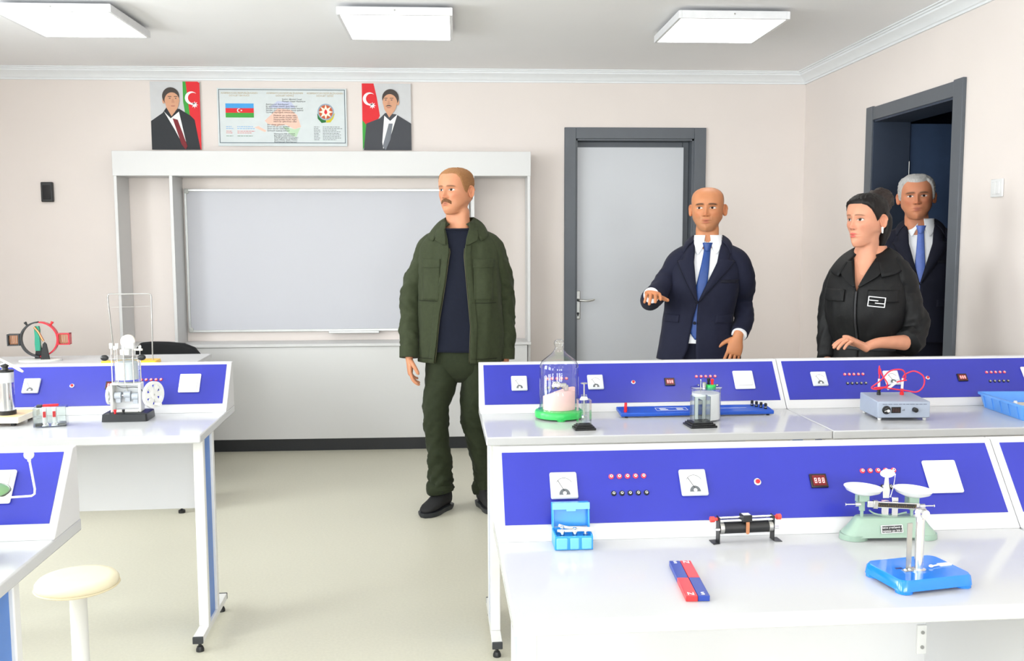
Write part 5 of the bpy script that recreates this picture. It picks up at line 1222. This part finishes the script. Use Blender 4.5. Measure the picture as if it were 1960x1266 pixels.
    for pth, sd in ((lr, 2.1), (ll, 5.2)):
        lg = obj('trouser_leg', limb(pth, rl, 34, rows=80, wr=folds(.0095, 10, 20, sd, legw)), olive2, tr, smooth=180)
        e = Vector(pth[-1]); obj('hem_fold', limb([e + Vector((0, 0, .045)), e + Vector((-.004, 0, .02)), e + Vector((0, 0, -.004))], [(.066, .070), (.074, .078), (.066, .072)], 28, rows=10, wr=folds(.006, 20, 30, sd)), olive2, lg, smooth=180)
    shoe(t, (-.062, .035, 0), (-.188, -.155, 0)); shoe(t, (.120, .085, 0), (.198, -.130, 0))
    # head and hands
    HA = ([0, 25, 42, 56, 66, 74, 84, 92, 102, 125, 180], [.088, .090, .086, .066, .030, .000, -.012, .012, .018, -.045, -.070])
    P = dict(hair=(HA, (138, 96, 58)), flare=.035, skin=(202, 140, 106), flush=(198, 112, 88), lip=(166, 100, 84), browc=(96, 68, 48), nose=1.12, jaw=1.05, wide=1.08, neck=1.22, cheek=1.1, fold=1.3, gaze=-.003, lips=.7, lipw=.020, stubble=.0, lash=.7, browmix=.85)
    h = make_head(P); M = head_place(h, (-.004, -.004, 1.697), R(-38), R(1.5), 0, .98)
    hd = np.degrees(h['ph']); hl = np.interp(hd, *HA)
    hm = np.where(h['Z'] > -.082, np.clip((h['Z'] - hl) / .011, -1, 1), -1)
    arm_core = [(pr_, ra), (pl_, ra)]
    hr = hand_g((-.257, -.034, .828), (.07, -.10, -1), (.25, -1, 0), (1, .1, 0), [(12, 24, 18), (16, 26, 18), (20, 28, 18), (24, 28, 18)], 2, (.30, .42), .98, wrist=[((-.258, -.02, .90), .030)])
    hl_ = hand_g((.252, -.004, .812), (.0, -.08, -1), (-.2, -1, 0), (-1, .1, 0), [(12, 24, 18), (16, 26, 18), (20, 28, 18), (24, 28, 18)], 2, (.30, .42), .98, wrist=[((.256, .0, .90), .030)])
    b = body_mesh(t, h, M, P['skin'], [hr, hl_], core_body(T2, arm_core, [(lr, rl), (ll, rl)], .75, 1.49))
    obj('hair', shell(h, hm, .0045, .5, 220).xf(M), mat('short_brown_hair', (150, 104, 62), .8, var=.2, scale=300, bump=.5, bscale=900), t, smooth=180)
    zc = -.050 - .010 * (np.abs(h['X']) / .028) ** 2; mm = np.where(h['front'] > .1, np.clip(np.minimum((1 - np.abs(h['Z'] - zc) / .0085) * 2.2, (1 - np.abs(h['X']) / .0325) * 4), -1, 1), -1)
    obj('moustache', shell(h, mm, .0052, .6, 260).xf(M), mat('moustache_brown', (116, 78, 48), .85, var=.2, scale=300, bump=.5, bscale=900), t, smooth=180)
    return t

# ---- suit helper
def suit(t, lev, yaw, c, rgb, tie_rgb, zbtn, ztop, zhem, sleeves, sw, vw=.062, xb=0., shirt_gap=True, tie_dx=0.):
    T = Torso(lev, yaw, c)
    sm = cloth('suit_%d_%d_%d' % rgb, rgb, .8, bump=.12, bscale=1200, var=.05)
    ed = cloth('suit_edge_%d_%d_%d' % rgb, tuple(int(q * .72) for q in rgb), .8, bump=.1, bscale=1200)
    white = cloth('white_shirt', (240, 241, 245), .8, bump=.08, sheen=.05, var=.01)
    def wr(p, ph):
        return (noise.noise(Vector((p.x * 9, p.y * 9, p.z * 6))) * .006 + noise.noise(Vector((p.x * 22, p.y * 20, p.z * 15))) * .0025) * float(np.interp(p.z, [zhem, zbtn, ztop - .1, ztop], [1, 1.2, .7, .1]))
    xr = pw((zhem, xb - .050), (zhem + .06, xb - .028), (zbtn - .08, xb - .012), (zbtn, xb), (ztop - .10, -vw * .92), (ztop, -vw), (ztop + .1, -vw * .9)); xl = pw((zhem, xb + .020), (zhem + .06, xb + .012), (zbtn - .08, xb + .004), (zbtn, xb + .002), (ztop - .10, vw * .92), (ztop, vw), (ztop + .1, vw * .9))
    jk = obj('suit_jacket', T.shell(zhem, ztop + .012, 76, 110, xr, xl, .010, wr), sm, t, smooth=180, solid=.005)
    lapw = pw((zbtn, .006), (zbtn + .08, .036), (ztop - .13, .070), (ztop - .095, .078), (ztop - .088, .050), (ztop - .02, .044), (ztop + .005, .03))
    for s, e in ((-1, xr), (1, xl)):
        obj('lapel', T.strip(zbtn + .004, ztop + .004, (lambda z, e=e, s=s: e(z) - s * .001), (lambda z, e=e, s=s: e(z) + s * lapw(z)), lambda z, u: .0155 + .006 * math.sin(PI * u) , 60, 10, wr), sm, jk, smooth=180, solid=.004)
        obj('lapel_edge', G().tube([T.front(e(z) + s * (lapw(z) + .0005), z, .016, wr) for z in np.linspace(zbtn + .006, ztop - .088, 30)], .0016, 5), ed, jk)
        obj('pocket_flap', T.strip(zhem + .195, zhem + .235, (lambda z, s=s: s * .085), (lambda z, s=s: s * .165), .0155, 6, 10, wr), sm, jk, smooth=180, solid=.004)
    obj('chest_pocket', T.strip(ztop - .205, ztop - .188, lambda z: .085, lambda z: .160, .0145, 4, 10, wr), ed, jk, solid=.003)
    for k, zz in enumerate((zbtn, zbtn - .105)):
        p = T.front(xb - .004, zz, .016); n_ = (p - T.rot(0, 0, zz)).normalized()
        obj('button', G().cyl(p, p + n_ * .004, .0085, .0075, 16), ed, jk)
    # shirt and tie
    lv2 = [(z, a, b, q - .008, r - .006) for z, a, b, q, r in lev if z < ztop - .02] + [(ztop, 0, lev_cy(lev, ztop), .080, .074), (ztop + .035, 0, lev_cy(lev, ztop), .066, .066)]
    T2 = Torso(lv2, yaw, c)
    sh = obj('dress_shirt', T2.shell(zhem + .09, ztop + .018, 40, 64, None, None, 0, lambda p, ph: noise.noise(p * 16) * .002), white, t, smooth=180)
    cz = ztop + .020
    obj('collar_band', T2.shell(ztop - .006, cz + .012, 6, 48, None, None, .002), white, sh, smooth=180, solid=.003)
    for s in (-1, 1):
        obj('collar_leaf', T2.strip(ztop - .062, cz + .014, (lambda z, s=s: s * np.interp(z, [ztop - .062, ztop - .02, cz + .014], [.040, .018, .010])), (lambda z, s=s: s * np.interp(z, [ztop - .062, ztop - .03, cz + .014], [.046, .066, .062])), lambda z, u: .012 - .004 * u, 14, 10), white, sh, smooth=180, solid=.003)
    tm = cloth('tie_%d_%d_%d' % tie_rgb, tie_rgb, .45, bump=.15, bscale=1500, spec=.5)
    tie = obj('tie', T2.strip(zhem + .11, ztop - .028, lambda z: -np.interp(z, [zhem + .11, zhem + .16, ztop - .05], [.004, .040, .016]) + tie_dx, lambda z: np.interp(z, [zhem + .11, zhem + .16, ztop - .05], [.004, .040, .016]) + tie_dx, lambda z, u: .008 + .006 * math.sin(PI * u), 40, 10), tm, t, smooth=180, solid=.003)
    obj('tie_knot', T2.strip(ztop - .046, ztop - .004, lambda z: -np.interp(z, [ztop - .046, ztop - .004], [.013, .023]), lambda z: np.interp(z, [ztop - .046, ztop - .004], [.013, .023]), lambda z, u: .012 + .012 * math.sin(PI * u), 10, 10), tm, tie, smooth=180, solid=.004)
    fr_ = lambda ph: max(0, math.cos(ph))
    obj('jacket_collar', T.collar(R(48), lambda ph: ztop + .034 - .03 * fr_(ph), lambda ph: (.076, .072), lambda ph: ztop - .035 - .035 * fr_(ph), .016), sm, jk, smooth=180, solid=.004)
    for pth, ra, sd in sleeves:
        sl_ = obj('sleeve', limb(pth, ra, 34, rows=64, wr=folds(.0048, 12, 24, sd, lambda t_: float(np.interp(t_, [0, .25, .5, .65, 1], [.1, .5, 1.6, 1.3, .6])))), sm, t, smooth=180)
        e = Vector(pth[-1]); f_ = (e - Vector(pth[-2])).normalized(); r = ra[-1]; r = r if isinstance(r, tuple) else (r, r)
        obj('shirt_cuff', limb([e - f_ * .03, e + f_ * .005, e + f_ * .012], [(r[0] * .86, r[1] * .86)] * 3, 22, rows=6), white, sl_, smooth=60)
    return T, T2
def lev_cy(lev, z): return float(np.interp(z, [q[0] for q in lev], [q[2] for q in lev]))
def scaled(lev, k, kz=None): kz = kz or k; return [(z * kz, cx, cy * k, a * k, b * k) for z, cx, cy, a, b in lev]
SUIT_LEV = [(.72, 0, .015, .205, .132), (.84, 0, .012, .205, .135), (.98, 0, .012, .192, .130), (1.12, 0, .012, .182, .126), (1.25, 0, .012, .190, .128), (1.34, 0, .016, .194, .122), (1.40, 0, .02, .184, .110), (1.44, 0, .025, .158, .098), (1.475, 0, .028, .118, .088), (1.50, 0, .03, .088, .078), (1.54, 0, .03, .074, .072)]

def trousers_simple(t, T, rgb, zhip, feet, yaw):
    sm = cloth('trousers_%d_%d_%d' % rgb, rgb, .85, bump=.12, bscale=1200)
    pel = Torso([(zhip - .20, 0, .015, .150, .10), (zhip - .1, 0, .015, .172, .112), (zhip + .15, 0, .015, .165, .110)], yaw, T.c)
    tr = obj('trousers', pel.shell(zhip - .19, zhip + .14, 16, 48, None, None, 0), sm, t, smooth=180)
    cores = []
    for s, (fx, fy) in zip((-1, 1), feet):
        a = T.rot(s * .085, .01, zhip); pth = [a, a.lerp(Vector((fx, fy, .08)), .18), a.lerp(Vector((fx, fy, .08)), .5) + Vector((0, -.015, 0)), a.lerp(Vector((fx, fy, .08)), .8), Vector((fx, fy, .07))]
        rad = [(.092, .105), (.090, .100), (.068, .072), (.058, .062), (.060, .064)]
        obj('trouser_leg', limb(pth, rad, 24, rows=40, wr=folds(.004, 9, 18, s * 3.)), sm, tr, smooth=180); cores.append((pth, rad))
    return cores

# ---- man in the navy suit, gesturing
def person_b():
    ox, oy = 1.262, 4.75
    t = thing('person', (ox, oy, 0), 0, 'bald man in navy suit and blue tie gesturing with his right hand', 'person', 'people standing in the classroom')
    yaw = R(-17); lev = [(z, float(np.interp(z, [.75, .83, 1.0, 1.13, 1.30, 1.40], [-.062, -.058, -.046, -.036, -.010, 0])), cy, a, b) for z, cx, cy, a, b in scaled(SUIT_LEV, .93, .945)]; c = (.012, .0)
    T0 = Torso(lev, yaw, c); S = T0.rot
    pr_ = [S(-.040, .025, 1.398), S(-.098, .02, 1.376), S(-.145, .012, 1.338), S(-.185, .0, 1.265), Vector((-.258, -.03, 1.165)), Vector((-.298, -.10, 1.140)), Vector((-.318, -.20, 1.168))]
    pl_ = [S(.040, .025, 1.398), S(.098, .02, 1.376), S(.145, .012, 1.338), S(.178, .015, 1.255), Vector((.208, .045, 1.115)), Vector((.202, -.02, 1.045)), Vector((.152, -.105, .968))]
    ra = [(.040, .028), (.058, .042), (.068, .055), (.066, .056), (.056, .052), (.052, .050), (.046, .044)]
    T, T2 = suit(t, lev, yaw, c, (19, 22, 44), (20, 62, 132), 1.128, 1.429, .828, [(pr_, ra, 1.1), (pl_, ra, 4.4)], None, vw=.060, xb=-.006)
    cores = trousers_simple(t, T, (17, 20, 40), .82, ((-.10, .0), (.10, .03)), yaw)
    shoe(t, (-.09, .06, 0), (-.15, -.17, 0)); shoe(t, (.11, .08, 0), (.10, -.16, 0))
    P = dict(skin=(196, 132, 92), flush=(192, 112, 80), lip=(176, 100, 84), browc=(52, 36, 28), browmix=.95, broww=.0040, nose=1.0, jaw=1.05, wide=1.12, neck=1.10, open=.0018, lipw=.0205, lips=.9, gaze=-.003, stubble=.28, stubble_rgb=(138, 104, 78), lash=.9,
             tint=(([0, 62, 74, 86, 96, 110, 180], [.3, .3, .05, .0, .010, -.03, -.06]), (108, 88, 70), .55))
    h = make_head(P); M = head_place(h, (.004, -.012, 1.594), R(-20), R(0), R(0), .915)
    wr_ = Vector((-.318, -.20, 1.168))
    hr = hand_g(wr_ + Vector((-.002, -.012, .004)), (-.10, -.95, .16), (1, -.1, .25), (-.15, 0, -1), [(18, 16, 10), (26, 22, 14), (40, 34, 20), (48, 40, 22)], 5, (.15, .05), .95, wrist=[(tuple(wr_ + Vector((.006, .07, -.02))), .028)])
    wl = Vector((.152, -.105, .968))
    hl_ = hand_g(wl + Vector((-.012, -.014, -.014)), (-.28, -.12, -1), (-1, -.15, .1), (.1, 1, 0), [(14, 14, 10), (12, 14, 10), (12, 16, 10), (14, 18, 12)], 4.5, (.1, -.05), .95, wrist=[(tuple(wl + Vector((.03, .04, .06))), .028)])
    body_mesh(t, h, M, P['skin'], [hr, hl_], core_body(T2, [(pr_, ra), (pl_, ra)], cores, .72, 1.39))
    return t

# ---- man with white hair in the doorway
def person_d():
    ox, oy = 2.530, 5.07
    t = thing('person', (ox, oy, 0), 0, 'white-haired man in dark suit and pale blue tie standing in the doorway', 'person', 'people standing in the classroom')
    yaw = R(-24); lev = scaled(SUIT_LEV, .97, 1.005); c = (.012, .0)
    S = Torso(lev, yaw, c).rot
    pr_ = [S(-.042, .026, 1.486), S(-.105, .02, 1.462), S(-.152, .012, 1.42), S(-.186, .01, 1.33), S(-.222, .02, 1.16), S(-.226, -.01, 1.02), S(-.22, -.04, .88)]
    pl_ = [S(.042, .026, 1.486), S(.105, .02, 1.462), S(.152, .012, 1.42), S(.186, .01, 1.33), S(.222, .02, 1.16), S(.220, -.02, 1.02), S(.205, -.055, .88)]
    ra = [(.042, .029), (.060, .044), (.071, .058), (.069, .058), (.058, .054), (.053, .050), (.047, .044)]
    T, T2 = suit(t, lev, yaw, c, (17, 19, 36), (92, 118, 196), 1.20, 1.517, .88, [(pr_, ra, 2.1), (pl_, ra, 6.4)], None, vw=.062)
    cores = trousers_simple(t, T, (16, 18, 34), .87, ((-.10, .02), (.09, -.02)), yaw)
    shoe(t, (-.07, .08, 0), (-.16, -.15, 0)); shoe(t, (.11, .06, 0), (.04, -.18, 0))
    HD_ = ([0, 22, 38, 50, 60, 70, 80, 90, 102, 122, 180], [.078, .082, .086, .070, .046, .006, -.020, .004, .012, -.05, -.075])
    P = dict(hair=(HD_, (176, 172, 168)), skin=(200, 132, 98), flush=(196, 106, 82), lip=(172, 100, 88), browc=(92, 74, 62), browmix=.85, broww=.0042, browz=.0195, nose=1.08, jaw=1.06, wide=1.10, neck=1.10, lipw=.0205, lips=.6, gaze=.0, fold=.5, lash=.6)
    h = make_head(P); M = head_place(h, (-.022, -.010, 1.668), R(-24), R(1), R(-2), .985)
    hd = np.degrees(h['ph']); hl = np.interp(hd, *HD_)
    hm = np.where(h['Z'] > -.085, np.clip((h['Z'] - hl) / .011, -1, 1), -1)
    wl = S(.205, -.055, .88)
    hl_ = hand_g(wl, (-.05, -.12, -1), (-.5, -1, 0), (-1, .4, 0), [(14, 22, 16)] * 4, 2, (.3, .4), .96, wrist=[(tuple(wl + Vector((0, .02, .07))), .029)])
    wr_ = S(-.22, -.04, .88)
    hr = hand_g(wr_, (.05, -.12, -1), (-.4, -1, 0), (1, -.4, 0), [(14, 22, 16)] * 4, 2, (.3, .4), .96, wrist=[(tuple(wr_ + Vector((0, .02, .07))), .029)])
    body_mesh(t, h, M, P['skin'], [hl_, hr], core_body(T2, [(pr_, ra), (pl_, ra)], cores, .76, 1.48))
    obj('hair', shell(h, hm, .010, .35, 60, (1, 1, 2.2)).xf(M), mat('silver_hair', (182, 180, 178), .7, var=.14, scale=160, bump=.6, bscale=700, stretch=(1, 1, .3)), t, smooth=180)
    return t

# ---- woman in the black jacket
def person_w():
    ox, oy = 1.822, 4.10
    t = thing('person', (ox, oy, 0), 0, 'woman in black zip jacket with dark hair in a bun, hand on the desk', 'person', 'people standing in the classroom')
    yaw = R(-42)
    lev = [(.70, 0, .02, .190, .150), (.80, 0, .015, .182, .144), (.90, 0, .01, .158, .122), (.965, 0, .005, .142, .108), (1.03, 0, -.005, .160, .124), (1.10, 0, -.012, .172, .140), (1.18, 0, -.012, .172, .140), (1.25, 0, -.004, .166, .126), (1.30, 0, .006, .152, .106), (1.335, 0, .016, .126, .092), (1.365, 0, .022, .094, .080), (1.39, 0, .024, .072, .070), (1.43, 0, .024, .060, .062)]
    c = (.012, .015); T = Torso(lev, yaw, c, 2.2); S = T.rot
    bk = cloth('black_nylon', (11, 12, 14), .6, bump=.2, bscale=300, sheen=0, spec=.3)
    bk2 = cloth('black_nylon_edge', (30, 31, 35), .5, spec=.5)
    def wr(p, ph):
        return (noise.noise(Vector((p.x * 13, p.y * 13, p.z * 5 + 4))) * .012 + noise.noise(Vector((p.x * 26, p.y * 26, p.z * 11))) * .006) * float(np.interp(p.z, [.7, .95, .98, 1.1, 1.3, 1.36], [.6, .5, .4, 1, .7, .2]))
    xr = pw((.7, -.001), (1.215, -.001), (1.30, -.026), (1.37, -.050), (1.45, -.048)); xl = pw((.7, .001), (1.215, .001), (1.30, .026), (1.37, .050), (1.45, .048))
    jk = obj('jacket', T.shell(.70, 1.372, 84, 110, xr, xl, .008, wr), bk, t, smooth=180, solid=.004)
    fr_ = lambda ph: max(0, math.cos(ph))
    obj('collar', T.collar(R(30), lambda ph: 1.405 - .030 * fr_(ph), lambda ph: (.072, .070), lambda ph: 1.325 - .055 * fr_(ph), .022), bk, jk, smooth=180, solid=.006)
    for s in (-1, 1):
        obj('collar_leaf', T.strip(1.235, 1.345, (lambda z, s=s: s * np.interp(z, [1.235, 1.29, 1.345], [.006, .024, .042])), (lambda z, s=s: s * np.interp(z, [1.235, 1.28, 1.30, 1.345], [.016, .072, .084, .088])), .020, 16, 10), bk, jk, smooth=180, solid=.005)
        obj('chest_flap', T.strip(1.168, 1.222, (lambda z, s=s: s * .045), (lambda z, s=s: s * .150), lambda z, u: .017, 8, 12, wr), bk, jk, smooth=180, solid=.004)
    obj('zip', T.strip(.98, 1.215, lambda z: -.004, lambda z: .004, .0135, 30, 3, wr), bk2, jk, solid=.002)
    obj('waist_tie', T.shell(.952, .978, 5, 90, None, None, .012), bk2, jk, smooth=180, solid=.004)
    # emblem: outlined rectangle with two opposed bars
    em = mat('silver_emblem', (206, 206, 208), .35, .4)
    ph0 = T.phi_x(.080, 1.172); p0 = T.pt(ph0, 1.172, .027); nx = (p0 - T.rot(0, 0, 1.172)); nx.z = 0; nx.normalize(); tx = Vector((-nx.y, nx.x, 0)); tx = tx if tx.x > 0 else -tx
    tilt_ = (tx * .995 + Vector((0, 0, -.10))).normalized(); upv = (Vector((0, 0, 1)) + tx * .10).normalized()
    EM = mtx(p0, tilt_, upv, nx); g = G(); w_, h_2, b_ = .036, .022, .0035
    for q in ((-w_, w_, h_2 - b_, h_2), (-w_, w_, -h_2, -h_2 + b_), (-w_, -w_ + b_, -h_2, h_2), (w_ - b_, w_, -h_2, h_2), (-w_, .006, .0035, .0035 + b_), (-.006, w_, -.0035 - b_, -.0035)): g.box(q[0], q[1], q[2], q[3], 0, .003)
    obj('emblem', g.xf(EM), em, jk, smooth=0)
    # wide sleeves
    pl_ = [S(.035, .02, 1.355), S(.085, .016, 1.330), S(.128, .012, 1.285), Vector((.140, -.055, 1.19)), Vector((.168, -.090, 1.085)), Vector((.150, -.125, 1.012)), Vector((.108, -.160, .988))]
    pr_ = [S(-.035, .02, 1.355), S(-.085, .016, 1.330), S(-.128, .012, 1.285), S(-.155, .0, 1.20), S(-.172, -.005, 1.10), S(-.168, -.02, 1.0), S(-.150, -.06, .90)]
    ra = [(.040, .030), (.058, .045), (.072, .060), (.076, .064), (.074, .066), (.068, .064), (.062, .058)]
    rb = [(.040, .030), (.056, .043), (.066, .054), (.062, .054), (.056, .050), (.050, .046), (.044, .042)]
    obj('sleeve', limb(pl_, ra, 36, rows=64, wr=folds(.011, 11, 18, 3.3, lambda t_: .5 + t_)), bk, t, smooth=180)
    obj('sleeve', limb(pr_, rb, 30, rows=50, wr=folds(.008, 11, 18, 8.3, lambda t_: .5 + t_)), bk, t, smooth=180)
    obj('skirt', Torso([(.02, 0, .02, .20, .16), (.35, 0, .02, .20, .155), (.60, 0, .02, .198, .152), (.76, 0, .018, .188, .15)], yaw, c, 2.2).shell(.10, .755, 40, 60, None, None, .0, lambda p, ph: noise.noise(Vector((p.x * 12, p.y * 12, p.z * 2))) * .010), bk, t, smooth=180)
    shoe(t, (-.02, .10, 0), (-.16, -.04, 0)); shoe(t, (.10, .03, 0), (-.04, -.12, 0))
    # skin
    HW = ([0, 25, 45, 60, 72, 82, 92, 102, 118, 140, 180], [.080, .079, .070, .052, .026, -.006, .020, .026, -.03, -.06, -.08])
    P = dict(hair=(HW, (22, 15, 13)), flare=.030, skin=(208, 148, 120), flush=(202, 116, 96), lip=(214, 92, 90), lipmix=.85, lips=1.3, lipw=.0195, browc=(110, 76, 56), broww=.0026, browz=.0235, browmix=.9, nose=.95, jaw=.88, wide=1.0, neck=.86, cheek=1.2, fold=.2, brow=.3, chin=.9, lash=1.0, lid=(150, 106, 92), gaze=-.003, blush=.8)
    h = make_head(P); M = head_place(h, (-.022, -.020, 1.523), R(-63), R(2), 0, .93)
    hd = np.degrees(h['ph']); hl = np.interp(hd, *HW)
    hm = np.where(h['Z'] > -.10, np.clip((h['Z'] - hl) / .014, -1, 1), -1)
    wl = Vector((-.118, -.232, .992))
    hl_ = hand_g(wl, (-.82, -.08, .42), (.0, 1, 0), (-.35, 0, -1), [(48, 14, 8), (52, 16, 8), (56, 18, 8), (58, 20, 8)], 1.5, (.2, .3), .86, wrist=[((-.060, -.225, .998), .0215), ((.02, -.200, 1.0), .027), ((.10, -.165, .995), .034)], voxel=.0022)
    wr_ = S(-.150, -.06, .90)
    hr = hand_g(wr_, (.05, -.05, -1), (-.7, -.7, 0), (.7, -.7, 0), [(20, 20, 14)] * 4, 2, (.2, .3), .86)
    legs = [([S(-.08, .02, .78), S(-.08, 0, .45), S(-.07, .04, .08)], [.085, .06, .042]), ([S(.08, .02, .78), S(.08, 0, .45), S(.07, .04, .08)], [.085, .06, .042])]
    chest = Torso([(1.10, 0, -.01, .12, .10), (1.25, 0, 0, .130, .112), (1.30, 0, .008, .118, .098), (1.335, 0, .016, .098, .086), (1.37, 0, .02, .074, .070), (1.42, 0, .022, .054, .056)], yaw, c, 2.2)
    ch = chest.shell(1.12, 1.41, 26, 48, None, None, .006)
    body_mesh(t, h, M, P['skin'], [hl_, hr, ch], core_body(T, [(pl_, [.04] * 7), (pr_, [.04] * 7)], legs, .72, 1.27))
    dk = mat('dark_hair', (17, 12, 11), .5, var=.3, scale=120, bump=.4, bscale=500, stretch=(1, 1, .25), spec=.3)
    hr_o = obj('hair', shell(h, hm, .010, .25, 40, (3, 3, .8)).xf(M), dk, t, smooth=180)
    bun = G().sph((0, .092, .088), (.062, .066, .060), 30, 20)
    bun.v = [tuple(Vector(v) + (Vector(v) - Vector((0, .092, .088))).normalized() * (.007 * noise.noise(Vector((v[0] * 30, v[1] * 60, v[2] * 30))) + .004 * math.sin(v[2] * 240 + v[1] * 120))) for v in bun.v]
    obj('bun', bun.xf(M), mat('dark_hair_bun', (36, 23, 18), .55, var=.35, scale=90, bump=.6, bscale=400, stretch=(1, .3, 1)), hr_o, smooth=180)
    obj('ponytail', limb([M @ Vector((0, .088, .045)), M @ Vector((0, .125, .0)), M @ Vector((0, .118, -.07)), M @ Vector((0, .098, -.14))], [(.036, .028), (.042, .032), (.036, .026), (.012, .010)], 20, rows=36, wr=folds(.004, 60, 6, 2.)), dk, hr_o, smooth=180, recalc=True)
    obj('earring', G().tube([M @ Vector((.083, .008, -.034)), M @ Vector((.086, .006, -.046)), M @ Vector((.086, .006, -.062))], [.0035, .0045, .003], 10).sph(M @ Vector((.085, .014, -.036)), .004, 10, 8), mat('pearl', (244, 242, 238), .15), t, smooth=60)
    return t
person_a(); person_b(); person_d(); person_w()
